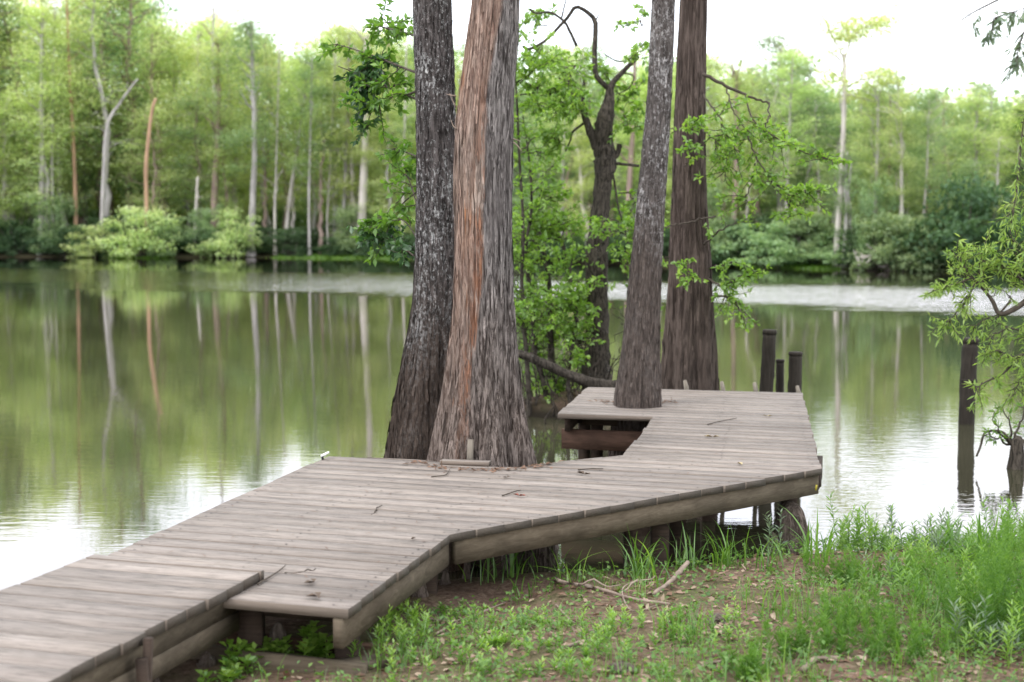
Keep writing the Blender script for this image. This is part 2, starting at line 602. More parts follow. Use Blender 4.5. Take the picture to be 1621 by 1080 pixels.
def mat_ground():
    t = NT("leaf_litter_soil")
    v = t.coord("Object")
    a = t.noise(v, 2.2, 5, .6)
    b = t.noise(v, 34, 5, .7, .5)
    vo = t.n("TexVoronoi", feature='F1')
    vo.inputs["Scale"].default_value = 34
    t.link(v, vo.inputs["Vector"])
    c = t.ramp(b, [(.3, (.05, .034, .024)), (.5, (.15, .10, .072)), (.7, (.30, .225, .17))])
    c = t.mix(.35, c, t.ramp(vo.outputs["Color"], [(0, (.06, .035, .025)), (1, (.24, .16, .12))]))
    c = t.mix(t.ramp(a, [(.45, 0.0), (.65, .55)]), c, (.07, .10, .03))
    # wet mud at and below the waterline
    sep = t.n("SeparateXYZ")
    t.link(t.n("TexCoord").outputs["Object"], sep.inputs[0])
    mr = t.n("MapRange")
    mr.inputs[1].default_value = .04
    mr.inputs[2].default_value = .2
    t.link(sep.outputs[2], mr.inputs[0])
    c = t.mix(mr.outputs[0], (.022, .018, .013), c)
    # far side: dark woodland floor with grassy strip
    far = t.ramp(t.math('DIVIDE', sep.outputs[1], 100), [(.4, 0.0), (.5, 1.0)])
    fc = t.mix(t.ramp(t.noise(v, .16, 3, .5), [(.48, 0.0), (.56, 1.0)]), (.05, .045, .025), (.12, .22, .05))
    c = t.mix(far, c, fc)
    return t.principled(c, .95, t.bump(b, .8, .02), .1)


def mat_water():
    t = NT("pond_water")
    tc = t.n("TexCoord").outputs["Object"]
    sep = t.n("SeparateXYZ")
    t.link(tc, sep.inputs[0])
    x, y = sep.outputs[0], sep.outputs[1]
    n1 = t.noise(t.coord("Object", (1.0, 1.6, 1)), 1.1, 3, .5, .3)
    n2 = t.noise(t.coord("Object", (.7, 2.2, 1)), 5.5, 3, .55, .3)
    n3 = t.noise(t.coord("Object", (.5, 1, 1)), .35, 2, .5)
    # breeze bands: strips of the pond where wind ruffles the surface
    wob = t.math('MULTIPLY', t.math('SUBTRACT', t.noise(t.coord("Object", (.06, .16, 1)), 1.0, 6, .72), .5), 17.0)
    # main band centre: y = 47 at the left, drawing nearer at the right
    cen = t.math('SUBTRACT', 45.0, t.math('MULTIPLY', t.math('ADD', x, 2.0), .55))
    dd = t.math('ABSOLUTE', t.math('SUBTRACT', t.math('ADD', y, wob), cen))
    band = t.ramp(t.math('DIVIDE', dd, 12.0), [(.0, 1.0), (.28, .9), (.7, 0.0)])
    right = t.ramp(t.math('MULTIPLY_ADD', x, .02, .5), [(.26, .22), (.42, .5), (.55, .9), (.7, 1.0)])
    band = t.math('MULTIPLY', band, right)
    chop = t.noise(t.coord("Object", (1.0, 1.0, 1)), 2.6, 3, .6, .2)
    b1 = t.bump(n1, 1.0, .0006)
    b2 = t.bump(n2, 1.0, .0006, b1)
    # a second, light breeze patch close to the bank at the right
    px_ = t.ramp(t.math('MULTIPLY', x, .1), [(.12, 0.0), (.3, 1.0)])
    py_ = t.ramp(t.math('MULTIPLY', y, .05), [(.62, 1.0), (.85, 0.0)])
    bp = t.n("Bump")
    bp.inputs["Distance"].default_value = .0012
    t.link(t.math('MULTIPLY', px_, py_), bp.inputs["Strength"])
    t.link(n2, bp.inputs["Height"])
    t.link(b2, bp.inputs["Normal"])
    b2 = bp.outputs[0]
    bn = t.n("Bump")
    bn.inputs["Distance"].default_value = .24
    t.link(band, bn.inputs["Strength"])
    t.link(chop, bn.inputs["Height"])
    t.link(b2, bn.inputs["Normal"])
    nrm = bn.outputs[0]
    fr = t.n("Fresnel")
    fr.inputs["IOR"].default_value = 1.5
    t.link(b1, fr.inputs["Normal"])
    gl = t.n("BsdfGlossy")
    gl.inputs["Color"].default_value = (.97, .93, .95, 1)
    t.link(t.math('MULTIPLY_ADD', band, .12, .0), gl.inputs["Roughness"])
    t.link(nrm, gl.inputs["Normal"])
    di = t.n("BsdfDiffuse")
    t.link(t.mix(t.ramp(n3, [(.4, 0.0), (.6, 1.0)]), (.046, .046, .026), (.062, .060, .036)), di.inputs[0])
    mx = t.n("MixShader")
    t.link(t.math('MULTIPLY_ADD', fr.outputs[0], 1.05, .10, True), mx.inputs[0])
    t.link(di.outputs[0], mx.inputs[1])
    t.link(gl.outputs[0], mx.inputs[2])
    t.link(mx.outputs[0], t.out.inputs[0])
    return t.m


M['ground'] = mat_ground()
M['water'] = mat_water()

# ------------------------------------------------------------------ terrain
SH = np.array([(-60, -30), (-14, -9), (-6.0, -1.5), (-4.6, 3.0), (-3.4, 5.4), (-2.3, 6.9), (-1.3, 7.6), (-.4, 7.7), (.25, 7.9), (.9, 8.0), (1.5, 8.15),
               (2.3, 8.35), (3.4, 8.5), (6, 9.2), (12, 10.5), (30, 11), (120, 0)], float)


def near_dist(x, y):
    """distance inland from the near shoreline, negative over the water"""
    x, y = np.broadcast_arrays(x, y)
    best = np.full(x.shape, 1e9)
    sign = np.ones(x.shape)
    for (ax, ay), (bx, by) in zip(SH[:-1], SH[1:]):
        ex, ey = bx - ax, by - ay
        t = np.clip(((x - ax) * ex + (y - ay) * ey) / (ex * ex + ey * ey), 0, 1)
        dx, dy = x - ax - t * ex, y - ay - t * ey
        d = np.hypot(dx, dy)
        s = np.where(ex * (y - ay) - ey * (x - ax) > 0, -1.0, 1.0)
        upd = d < best
        best = np.where(upd, d, best)
        sign = np.where(upd, s, sign)
    return best * sign


def yfar(x):
    return np.interp(x, [-200, -60, -30, -8, 2, 9, 14, 20, 40, 200], [120, 82, 80, 78, 72, 63, 59, 56, 52, 60]) + 1.2 * vnoise(x * .25, 3.3)


def height(x, y):
    x = np.asarray(x, float)
    y = np.asarray(y, float)
    d = near_dist(x, y)
    inland = .29 * (1 - np.exp(-np.maximum(d, 0) / .55)) + .012 * np.maximum(d, 0)
    bumps = (.035 * fbm(x * 1.3, y * 1.3, 0, 3) + .012 * vnoise(x * 9, y * 9)) * np.clip(d * 1.5, 0, 1)
    wet = np.maximum(-.8, d * .45)
    near = np.where(d > 0, inland + bumps, wet)
    d2 = y - yfar(x)
    far = np.where(d2 > 0, .45 * (1 - np.exp(-np.maximum(d2, 0) / 2.5)) + .02 * np.clip(d2, 0, 60) + .1 * fbm(x * .3, y * .3), np.maximum(-.8, d2 * .4))
    return np.where(y > 30, far, near)


def seq(a, b, s0, grow, smax):
    r = [a]
    s = s0
    while r[-1] < b:
        r.append(r[-1] + s)
        s = min(s * grow, smax)
    return r


xs = np.array([-v for v in seq(5.0, 700, .1, 1.13, 60)][::-1] + list(np.arange(-4.9, 4.95, .055)) + seq(5.0, 700, .1, 1.13, 60))
ys = np.array([2.5 - v for v in seq(0, 300, .1, 1.2, 60)][::-1][:-1] + list(np.arange(2.5, 9.4, .055)) + seq(9.4, 52, .1, 1.12, 3) + list(np.arange(54, 110, 1.2)) + seq(111, 1200, 2, 1.2, 120))
X, Y = np.meshgrid(xs, ys)
Z = height(X, Y)
mb = MB()
nx, ny = len(xs), len(ys)
i, j = np.meshgrid(np.arange(nx - 1), np.arange(ny - 1))
b0 = (j * nx + i).ravel()
mb.add(np.stack([X, Y, Z], -1).reshape(-1, 3), np.stack([b0, b0 + 1, b0 + nx + 1, b0 + nx], -1), 0.0)
g = mb.build('ground', M['ground'], smooth=True)
tag(g, None, None, kind='structure')
mb = MB()
mb.add([[-400, -60, 0], [400, -60, 0], [400, 130, 0], [-400, 130, 0]], [[0, 1, 2, 3]], 0.0)
w = mb.build('water', M['water'])
tag(w, None, None, kind='structure')


def G(px, py):
    """photo point -> point on the terrain"""
    r = ray(px, py)
    lo, hi = 1.5, 30.0
    ts = np.linspace(lo, hi, 600)
    pts = r[None, :] * ts[:, None]
    zz = CAMZ + pts[:, 2]
    gz = height(pts[:, 0], pts[:, 1])
    k = np.argmax(zz < gz)
    p = pts[k]
    return np.array([p[0], p[1], gz[k]])


def on_ground(x, y):
    return np.array([x, y, float(height(np.array([x]), np.array([y]))[0])])


# ------------------------------------------------------------------ the deck
ZD = .62
ua = np.array([math.cos(BOARD_ANG), math.sin(BOARD_ANG)])
va_ = np.array([-ua[1], ua[0]])


def boards(mb, outline, z_top, thick, width, gap, v0=None, jig=.006):
    """cut an outline into boards running along ua"""
    o = np.asarray(outline)[:, :2]
    vv = o @ va_
    v = (vv.min() if v0 is None else v0)
    while v < vv.max():
        g_ = gap * random.choice((.4, .7, .9, 1.3, 1.8, 2.5))
        a, b = v + g_ / 2, v + width - g_ / 2
        bm = bmesh.new()
        bm.faces.new([bm.verts.new((p[0], p[1], 0)) for p in o])
        bm.normal_update()
        bmesh.ops.triangulate(bm, faces=bm.faces[:])
        for val, sg in ((a, -1), (b, 1)):
            pt = va_ * val
            bmesh.ops.bisect_plane(bm, geom=bm.verts[:] + bm.edges[:] + bm.faces[:], plane_co=(pt[0], pt[1], 0),
                                   plane_no=(va_[0] * sg, va_[1] * sg, 0), clear_outer=True)
        v += width
        if not bm.faces:
            bm.free()
            continue
        bmesh.ops.recalc_face_normals(bm, faces=bm.faces[:])
        r = bmesh.ops.extrude_face_region(bm, geom=bm.faces[:])
        for e in r['geom']:
            if isinstance(e, bmesh.types.BMVert):
                e.co.z -= thick
        bmesh.ops.recalc_face_normals(bm, faces=bm.faces[:])
        bmesh.ops.triangulate(bm, faces=bm.faces[:])
        bm.verts.index_update()
        sh = random.uniform(-jig, jig)
        dz = random.uniform(-.0012, .0012)
        tw = random.uniform(-.0015, .0015)
        V = np.array([q.co[:] for q in bm.verts])
        vl = V[:, :2] @ va_
        V[:, 0] += ua[0] * sh
        V[:, 1] += ua[1] * sh
        V[:, 2] += z_top + dz + (vl - (a + b) / 2) / width * tw * 2
        Fc = np.array([[q.index for q in f.verts] + [f.verts[0].index] for f in bm.faces])
        # a board is sawn into lengths: tone changes at random joints
        mb.add(V, Fc, random.random())
        bm.free()


def beam(mb, a, b, w, h, drop=0.0, rnd=None):
    """a joist: a, b = ends of its top centre line"""
    a = np.asarray(a, float)
    b = np.asarray(b, float)
    d = b - a
    L = np.linalg.norm(d)
    d = d / L
    s = np.cross(d, [0, 0, 1.0])
    s /= np.linalg.norm(s)
    u = np.cross(s, d)
    R = np.stack([d, s, u], 1)
    mb.box((a + b) / 2 - u * (h / 2 + drop), (L / 2, w / 2, h / 2), R, rnd)


front_l = P(340, 938)
c_fr = P(549, 965)
c_mid = P(714, 846)
c_right = P(1300, 742)
c_rfar = P(1270, 622)
c_lfar = P(930, 613)
c_wing = P(882, 655)
nk = [P(1033, 660), P(1026, 671), P(1017, 684), P(1004, 700), P(985, 721)]
edge_b = [P(900, 729), P(858, 735), P(838, 738), P(800, 739.5), P(768, 738), P(752, 733), P(700, 731), P(660, 728), P(520, 722)]
c_bl = P(175, 877)
outline = [front_l, c_fr, c_mid, c_right, c_rfar, c_lfar, c_wing] + nk + edge_b + [c_bl]
# front edge follows the board direction exactly
v_front = float(c_fr[:2] @ va_)
outline[0] = np.array([*(c_fr[:2] - ua * 1.15), ZD])
outline[-1] = np.array([*(outline[0][:2] * .0 + c_bl[:2]), ZD])

dk = thing('boardwalk', (float(c_fr[0]), float(c_fr[1]), 0.0), 'grey weathered plank deck zigzagging past the trunks over the water', 'boardwalk')
mb = MB()
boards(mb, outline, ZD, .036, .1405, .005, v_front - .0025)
mb.build('decking', M['deck'], dk)

T = .038


def inset(p, q, off, z, e0=0., e1=0.):
    """line p-q moved to its left by off"""
    p, q = np.array(p[:2]), np.array(q[:2])
    d = (q - p) / np.linalg.norm(q - p)
    n = np.array([-d[1], d[0]])
    a = p + n * off + d * e0
    b = q + n * off - d * e1
    return np.array([*a, z]), np.array([*b, z])


zt = ZD - .039
for p, q, e0, e1, nm in ((c_fr, c_mid, .0, -.02, 0), (c_mid, c_right, .04, .0, 0)):
    mb = MB()
    a, b = inset(p, q, .035, zt, e0, e1)
    beam(mb, a, b, T, .108, rnd=.5)
    mb.build('rim_joist', M['rim'], dk)
# front joist set back under the first boards
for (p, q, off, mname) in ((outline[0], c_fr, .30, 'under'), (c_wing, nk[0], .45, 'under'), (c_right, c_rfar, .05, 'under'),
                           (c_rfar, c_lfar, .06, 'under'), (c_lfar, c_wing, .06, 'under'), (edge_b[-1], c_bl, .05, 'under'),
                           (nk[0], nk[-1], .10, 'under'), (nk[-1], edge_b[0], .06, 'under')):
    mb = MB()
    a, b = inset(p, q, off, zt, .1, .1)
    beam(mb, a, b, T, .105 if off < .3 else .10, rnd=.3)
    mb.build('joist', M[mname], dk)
# lower beam seen through the notch and the low ledger under the wing
mb = MB()
a, b = D(890, 679, 10.45), D(1075, 686, 10.2)
beam(mb, a, b, .045, .145)
mb.build('beam', M['beam'], dk)
mb = MB()
beam(mb, P(1180, 735, ZD - .19) + [0, .25, 0], P(1302, 742, ZD - .19) + [0.01, .1, 0], .04, .14)
mb.build('beam', M['under'], dk)
mb = MB()
a = P(1297, 742, ZD - .15)
beam(mb, a + [-.02, .04, 0], a + [.10, .5, 0], .06, .14)
mb.build('beam', M['under'], dk)
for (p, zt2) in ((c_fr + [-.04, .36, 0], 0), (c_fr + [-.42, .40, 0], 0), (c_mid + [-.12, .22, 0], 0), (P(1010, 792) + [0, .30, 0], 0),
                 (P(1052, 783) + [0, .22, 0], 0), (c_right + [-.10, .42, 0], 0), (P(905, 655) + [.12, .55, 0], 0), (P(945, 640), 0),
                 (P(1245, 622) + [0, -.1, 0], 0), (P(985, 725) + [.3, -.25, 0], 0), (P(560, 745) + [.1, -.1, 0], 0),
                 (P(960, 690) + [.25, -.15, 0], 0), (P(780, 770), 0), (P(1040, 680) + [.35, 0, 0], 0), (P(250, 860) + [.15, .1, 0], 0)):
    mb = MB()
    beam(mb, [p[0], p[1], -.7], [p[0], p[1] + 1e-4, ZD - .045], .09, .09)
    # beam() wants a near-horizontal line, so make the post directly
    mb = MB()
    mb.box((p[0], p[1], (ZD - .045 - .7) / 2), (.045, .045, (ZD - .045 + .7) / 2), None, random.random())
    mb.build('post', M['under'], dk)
# low ledger boards near the front corner
mb = MB()
beam(mb, np.array([*(c_fr[:2] - ua * .75 + va_ * .12), .40]), np.array([*(c_fr[:2] + ua * .02 + va_ * .12), .38]), .04, .12)
mb.build('ledger_board', M['rim'], dk)
mb = MB()
beam(mb, np.array([*(c_fr[:2] - ua * .18 + va_ * .10), .37]), np.array([*(c_fr[:2] + ua * .04 + va_ * .26), .37]), .09, .04)
mb.build('ledger_board', M['rim'], dk)
mb = MB()
beam(mb, np.array([*(c_fr[:2] - ua * 1.3 + va_ * .42), .36]), np.array([*(c_fr[:2] - ua * .02 + va_ * .42), .36]), .045, .13)
mb.build('beam', M['beam'], dk)
# nail heads in two rows per joist line
mb = MB()
for vline in np.arange(v_front + .035, v_front + 6.6, .1405):
    o2 = np.array(outline)[:, :2]
    ov, ou = o2 @ va_, o2 @ ua
    for dv in (-.035, .035):
        vq = vline + .035 + dv
        cr_ = []
        for a_ in range(len(o2)):
            b_ = (a_ + 1) % len(o2)
            if (ov[a_] > vq) != (ov[b_] > vq):
                cr_.append(ou[a_] + (ou[b_] - ou[a_]) * (vq - ov[a_]) / (ov[b_] - ov[a_]))
        cr_.sort()
        for u0_, u1_ in zip(cr_[0::2], cr_[1::2]):
            if u1_ - u0_ < .3:
                continue
            ks = max(2, int(round((u1_ - u0_) / .55)) + 1)
            for uq in np.linspace(u0_ + .055, u1_ - .055, ks):
                uq += RS.uniform(-.012, .012)
                q_ = ua * uq + va_ * vq
                th_ = np.linspace(0, 2 * PI, 7)[:-1]
                rr_ = RS.uniform(.004, .0065)
                mb.add(np.vstack([[[q_[0], q_[1], ZD + .0035]], np.stack([q_[0] + rr_ * np.cos(th_), q_[1] + rr_ * np.sin(th_), np.full(6, ZD + .0032)], -1)]),
                       [[0, k_ + 1, (k_ + 1) % 6 + 1, 0] for k_ in range(6)], .5)
t_ = NT("rusty_nail")
M['nail'] = t_.principled((.035, .025, .02), .6)
nl_ = mb.build('nail', M['nail'], dk)
nl_["kind"] = 'stuff'
# board pieces by the trunk
o = MB()
o.box(D(744, 712, 8.20) + [0, 0, -.04], (.018, .010, .10), Matrix.Rotation(.04, 3, 'Y'), .7)
tag(o.build('board_offcut', M['stake']), 'short pale board standing on end against the stripped trunk', 'board')
o = MB()
pp = P(737, 732.5, ZD + .012)
o.box(pp, (.145, .035, .012), Matrix.Rotation(BOARD_ANG + .1, 3, 'Z'), .5)
tag(o.build('board_offcut', M['deck']), 'thin grey board lying flat on the deck edge at the stripped trunk base', 'board')

# raised walkway
ZR = ZD + .042
rw = [P(418, 903, ZR), P(150, 878, ZR), P(0, 930, ZR), P(75, 1080, ZR)]
e_r = (rw[3] - rw[0])
e_l = (rw[2] - rw[1])
far_r = rw[0] + e_r * 2.3
far_l = rw[1] + e_l * 6.2
far_l = np.array([*(far_r[:2] + (rw[1] - rw[0])[:2] * 1.08), ZR])
ramp = thing('raised_walkway', (float(rw[0][0]), float(rw[0][1]), 0.0), 'raised grey plank walkway overlapping the front end of the deck', 'walkway')
mb = MB()
vr0 = float(far_r[:2] @ va_)
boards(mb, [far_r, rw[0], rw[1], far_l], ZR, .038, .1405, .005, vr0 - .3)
mb.build('decking', M['ramp'], ramp)
zt = ZR - .039
for off, h, dz, nm in ((.045, .078, 0, 'rim'), (.040, .072, .080, 'rim')):
    mb = MB()
    a, b = inset(far_r, rw[0], off, zt - dz, 0, .17)
    beam(mb, a, b, T, h)
    mb.build('side_board', M[nm], ramp)
mb = MB()
a, b = inset(rw[1], far_l, .05, zt, .1, 0)
beam(mb, a, b, T, .14)
mb.build('side_board', M['under'], ramp)
sp_ = rw[0] + e_r * .635
for k, (dx, dz, h, w_) in enumerate(((.03, .0, .62, .022), (.012, -.05, .6, .03))):
    mb = MB()
    q = sp_ + [.012 + .012 * k, -.012 - .03 * k, 0]
    mb.box((q[0], q[1], ZR - .01 - .06 * k - h / 2), (w_ * .6, .014, h / 2), Matrix.Rotation(.05 - .09 * k, 3, 'Y'), .2)
    mb.build('stake', M['under'], ramp)

# small fittings
t = NT("white_painted_metal")
M['white'] = t.principled((.8, .8, .78), .4)
t = NT("black_rubber")
M['black'] = t.principled((.02, .02, .02), .5)
t = NT("yellow_plastic")
M['yellow'] = t.principled((.35, .29, .04), .6)
cl = P(514, 727, ZD)
ct = thing('cleat', cl, 'small white and black mooring cleat at the far left deck corner', 'cleat')
mb = MB()
mb.tube([cl + [-.018, -.02, .022], cl + [.0, 0, .028], cl + [.022, .02, .038]], [.006, .008, .006], 8)
mb.build('cleat_horn', M['white'], ct, True)
mb = MB()
mb.tube([cl + [-.01, -.01, -.01], cl + [-.012, -.012, .022]], .007, 8)
mb.build('cleat_base', M['black'], ct, True)
mb = MB()
q = P(1292, 775, ZD - .10) + [0, -.06, 0]
mb.box(D(1292, 772, 7.93), (.005, .003, .016), Matrix.Rotation(.15, 3, 'Y'))
tag(mb.build('marker_tag', M['yellow']), 'tiny yellow tag fixed under the right front corner of the deck', 'tag')
stubs = [(1087, 609, 11.95), (1145, 611, 11.9), (1197, 613, 11.8), (1265, 618, 11.7)]
where = ['nearest the two rear trunks', 'second from the rear trunks', 'just left of the tallest black piling', 'at the far right deck corner']
for (px, py, d), wd in zip(stubs, where):
    mb = MB()
    q = D(px, py, d)
    mb.tube([q + [.015, .02, -.35], q + [0, .02, -.02], q + [-.014, .02, .035]], [.02, .02, .014], 6)
    tag(mb.build('stake', M['stake']), 'pale wooden stub behind the far deck edge ' + wd, 'stake', 'pale stubs along the far deck edge')


# pilings
def piling(pts, d, base_z, label, cap=False, seam=None):
    """pts: (py, xl, xr) from top to bottom"""
    top = pts[0]
    P0 = D((pts[-1][1] + pts[-1][2]) / 2, pts[-1][0], d)
    o = thing('piling', (P0[0], d, 0), label, 'piling', 'black pilings in the water')
    c, r = [], []
    for (py, xl, xr) in pts:
        c.append(D((xl + xr) / 2, py, d))
        r.append((xr - xl) / F * d / 2)
    dirn = (c[-1] - c[0])
    kk = (c[-1][2] + .8) / max(1e-3, (c[0][2] - c[-1][2]))
    c.append(c[-1] + dirn * kk)
    r.append(r[-1])
    n = 24
    cc, rr = [], []
    s = np.linspace(0, len(c) - 1, n)
    c = np.array(c)
    for k in s:
        cc.append([np.interp(k, range(len(c)), c[:, a]) for a in range(3)])
        rr.append(np.interp(k, range(len(c)), r))
    mb = MB()
    mb.tube(cc[1:], rr[1:], 20, wob=.08)
    mb.build('shaft', M['pile'], o, True)
    mb = MB()
    e = np.array(cc[0]) - np.array(cc[1])
    e /= np.linalg.norm(e)
    b = np.array(cc[1])
    H = np.linalg.norm(np.array(cc[0]) - b)
    mb.tube([b, b + e * H * .8, b + e * H], [rr[1] * 1.08, rr[1] * 1.06, rr[1] * .92], 20)
    mb.build('top', M['pile'], o)
    if seam:
        q = D(*seam, d)
        mb = MB()
        mb.tube([q - e * .012, q + e * .012], rr[1] * 1.07, 20)
        mb.build('band', M['pile'], o)
    return o


piling([(522, 1208, 1229), (575, 1205, 1227), (620, 1202, 1224)], 12.6, 0, 'tallest black piling of the three behind the deck corner')
piling([(569, 1228.5, 1241.5), (620, 1228, 1241)], 12.9, 0, 'thin short black piling between two thicker pilings')
piling([(557, 1249, 1270), (620, 1247, 1269)], 12.6, 0, 'thick piling at the far right corner of the deck, weathered dark brown')
piling([(535, 1524.5, 1549), (600, 1520, 1545), (671, 1517, 1542)], 14.1, 0, 'black piling standing alone in open water under the willow branch', seam=(1522 + 11, 602))


# ------------------------------------------------------------------ big trunks
def big_trunk(name, rows, d, mat, label, zlow, ridges=(26, .03), flute=(5, .1), wob=.03, htop=9.5, seedk=1.0, axis=False, cat='tree', flakes=(1500, .06, .02)):
    """rows: (py, xl, xr) outline in the photo"""
    zz, cx, rr = [], [], []
    for (py, xl, xr) in rows:
        p = D((xl + xr) / 2, py, d)
        zz.append(p[2])
        cx.append(p[0])
        rr.append((xr - xl) / F * d / 2)
    zz, cx, rr = np.array(zz), np.array(cx), np.array(rr)
    # carry on down to the pond bed and up out of the picture
    sl_c = (cx[-1] - cx[-2]) / (zz[-1] - zz[-2])
    sl_r = (rr[-1] - rr[-2]) / (zz[-1] - zz[-2])
    ztop = zz[0]
    sl_t = (cx[0] - cx[3]) / (zz[0] - zz[3])
    zz = np.concatenate([[htop], zz, [zlow]])
    cx = np.concatenate([[cx[0] + sl_t * (htop - ztop) * .6], cx, [cx[-1] + sl_c * (zlow - zz[-2]) * .5]])
    rr = np.concatenate([[rr[0] * .62], rr, [rr[-1] + sl_r * (zlow - zz[-2]) * .7]])
    order = np.argsort(zz)
    zz, cx, rr = zz[order], cx[order], rr[order]
    zs = np.concatenate([np.arange(zlow, 3.9, .012), np.arange(3.9, htop, .1)])
    C = np.interp(zs, zz, cx)
    Rr = np.interp(zs, zz, rr)
    ker = np.ones(25) / 25
    C[12:-12] = np.convolve(C, ker, 'valid')
    Rr[12:-12] = np.convolve(Rr, ker, 'valid')
    n = 160
    th = np.linspace(0, 2 * PI, n, endpoint=False)
    T_, Zg = np.meshgrid(th, zs)
    ct, st = np.cos(T_), np.sin(T_)
    flare = np.clip((Rr / np.interp(2.6, zz, rr)) - 1, 0, 1.5)[:, None]
    k = seedk * 13.7
    # narrow vertical bark ridges, drifting with height
    ph = T_ * ridges[0] / (2 * PI) + .8 * fbm(ct * 2 + k, st * 2, Zg * .8, 2)
    rid = 1 - 2 * np.abs(vnoise(ct * ridges[0] * .35 + k, st * ridges[0] * .35, Zg * 1.6 + k))
    rid2 = vnoise(ct * ridges[0] * .8 + k, st * ridges[0] * .8, Zg * 3.5)
    fl = np.cos(flute[0] * (T_ + .25 * vnoise(Zg * .5, 0, k)) + k) * flute[1] * flare
    lump = wob * fbm(ct * 1.3 + k, st * 1.3, Zg * 1.1, 3)
    R2 = Rr[:, None] * (1 + fl + lump + ridges[1] * (rid - .5) + ridges[1] * .5 * rid2)
    x = C[:, None] + R2 * ct
    y = d + R2 * st
    mb = MB()
    m = len(zs)
    ii = np.arange(m - 1)[:, None] * n
    jj = np.arange(n)[None, :]
    f = np.stack([ii + jj, ii + (jj + 1) % n, ii + n + (jj + 1) % n, ii + n + jj], -1).reshape(-1, 4)
    base = np.array([cx[0], d, 0.0])
    o = thing(name, base, label, cat, 'big tree trunks around the deck')
    V = np.stack([x, y, Zg], -1).reshape(-1, 3)
    mb.add(V, f, .5)
    # loose bark plates and strips standing a little proud of the surface
    nfl, fl_L, fl_W = flakes
    ti = RS.randint(0, n, nfl)
    zi = RS.randint(5, int(3.9 / .012), nfl)
    zi = np.minimum(zi, m - 30)
    keep = np.sin(th[ti]) < .35
    ti, zi = ti[keep], zi[keep]
    nf = len(ti)
    Lf = fl_L * RS.uniform(.4, 1.3, nf)
    Wf = fl_W * RS.uniform(.5, 1.3, nf)
    step = np.maximum(2, (Lf / .012 / 3).astype(int))
    cols = []
    lift = RS.uniform(.002, .009, nf)
    sgn = np.where(RS.rand(nf) < .7, 1, -1)
    for q_ in range(4):
        zq = np.clip(zi + q_ * step, 0, m - 1)
        rad_ = R2[zq, ti]
        out_ = rad_ + np.array([.000, .3, .6, 1.0])[q_ if True else 0] * lift * 1.0 + .001
        out_ = np.where(sgn > 0, out_, rad_ + .001 + (1 - q_ / 3.0) * lift)
        wq = Wf * (.6, 1.0, .9, .35)[q_] * .5
        a_ = th[ti] + .02 * vnoise(zq * .05, ti * 1.0)
        for sd_ in (-1, 1):
            aa = a_ + sd_ * wq / rad_
            cols.append(np.stack([C[zq] + out_ * np.cos(aa), d + out_ * np.sin(aa), zs[zq]], -1))
    vv = np.stack(cols, 1).reshape(-1, 3)
    b_ = np.arange(nf)[:, None] * 8
    ff = np.concatenate([np.hstack([b_ + 2 * q_, b_ + 2 * q_ + 1, b_ + 2 * q_ + 3, b_ + 2 * q_ + 2]) for q_ in range(3)], 0)
    mb.add(vv, ff, np.repeat(RS.rand(nf), 8))
    tr = mb.build('trunk', mat, o, True)
    if axis:
        a = tr.data.attributes.new("axis", 'FLOAT', 'POINT')
        zz_ = np.concatenate(mb.v)[:, 2]
        a.data.foreach_set("value", np.interp(zz_, zs, C).astype(np.float32))
    return o, C, zs


t1_rows = [(0, 656, 714), (100, 658, 717), (200, 660, 720), (300, 661, 723), (400, 659, 723), (450, 657, 723), (500, 652, 724),
           (550, 644, 726), (600, 634, 730), (650, 625, 735), (700, 617, 742), (724, 613, 745)]
t2_rows = [(0, 749, 821), (81, 738, 818), (163, 727, 812), (244, 722, 810), (326, 722, 810), (431, 721, 813), (513, 719, 816),
           (594, 711, 822), (640, 704, 827), (676, 697, 832), (712, 690, 838), (738, 685, 845)]
t3_rows = [(0, 1033, 1068), (100, 1028, 1065), (163, 1025, 1062), (244, 1017, 1057), (350, 1006, 1050), (431, 998, 1046), (513, 989, 1045),
           (594, 979, 1046), (638, 971, 1048)]
t4_rows = [(0, 1077, 1119), (100, 1072, 1117), (163, 1070, 1116), (244, 1067, 1116), (326, 1064, 1118), (440, 1061, 1125), (513, 1055, 1128),
           (594, 1048, 1131), (617, 1046, 1133)]
tree1, _, _ = big_trunk('lichen_tree', t1_rows, 9.4, M['bark1'], 'dark trunk freckled with pale lichen behind the stripped trunk', -.6, (36, .08), (4, .14), .05, seedk=1, flakes=(3200, .05, .02))
tree2, _, _ = big_trunk('cypress_tree', t2_rows, 8.45, M['bark2'], 'thick cypress trunk with stripped tan bark and orange tears', -.6, (40, .075), (7, .20), .05, seedk=2, axis=True, flakes=(2600, .16, .013))
tree3, _, _ = big_trunk('grey_tree', t3_rows, 10.75, M['bark3'], 'slim mottled grey trunk rising through the far end of the deck', -.6, (34, .06), (4, .03), .03, seedk=3, flakes=(2200, .04, .016))
tree4, _, _ = big_trunk('brown_tree', t4_rows, 12.4, M['bark4'], 'dark red brown trunk just behind the far deck edge', -.6, (28, .09), (6, .2), .05, seedk=4, flakes=(1500, .16, .02))


# ------------------------------------------------------------------ branches and leaves
def wiggle(p, q, n, amp):
    p, q = np.asarray(p, float), np.asarray(q, float)
    t = np.linspace(0, 1, n)[:, None]
    a = p + (q - p) * t
    w = np.cumsum(RS.randn(n, 3) * amp, 0)
    w -= t * w[-1]
    return a + w * 1.0


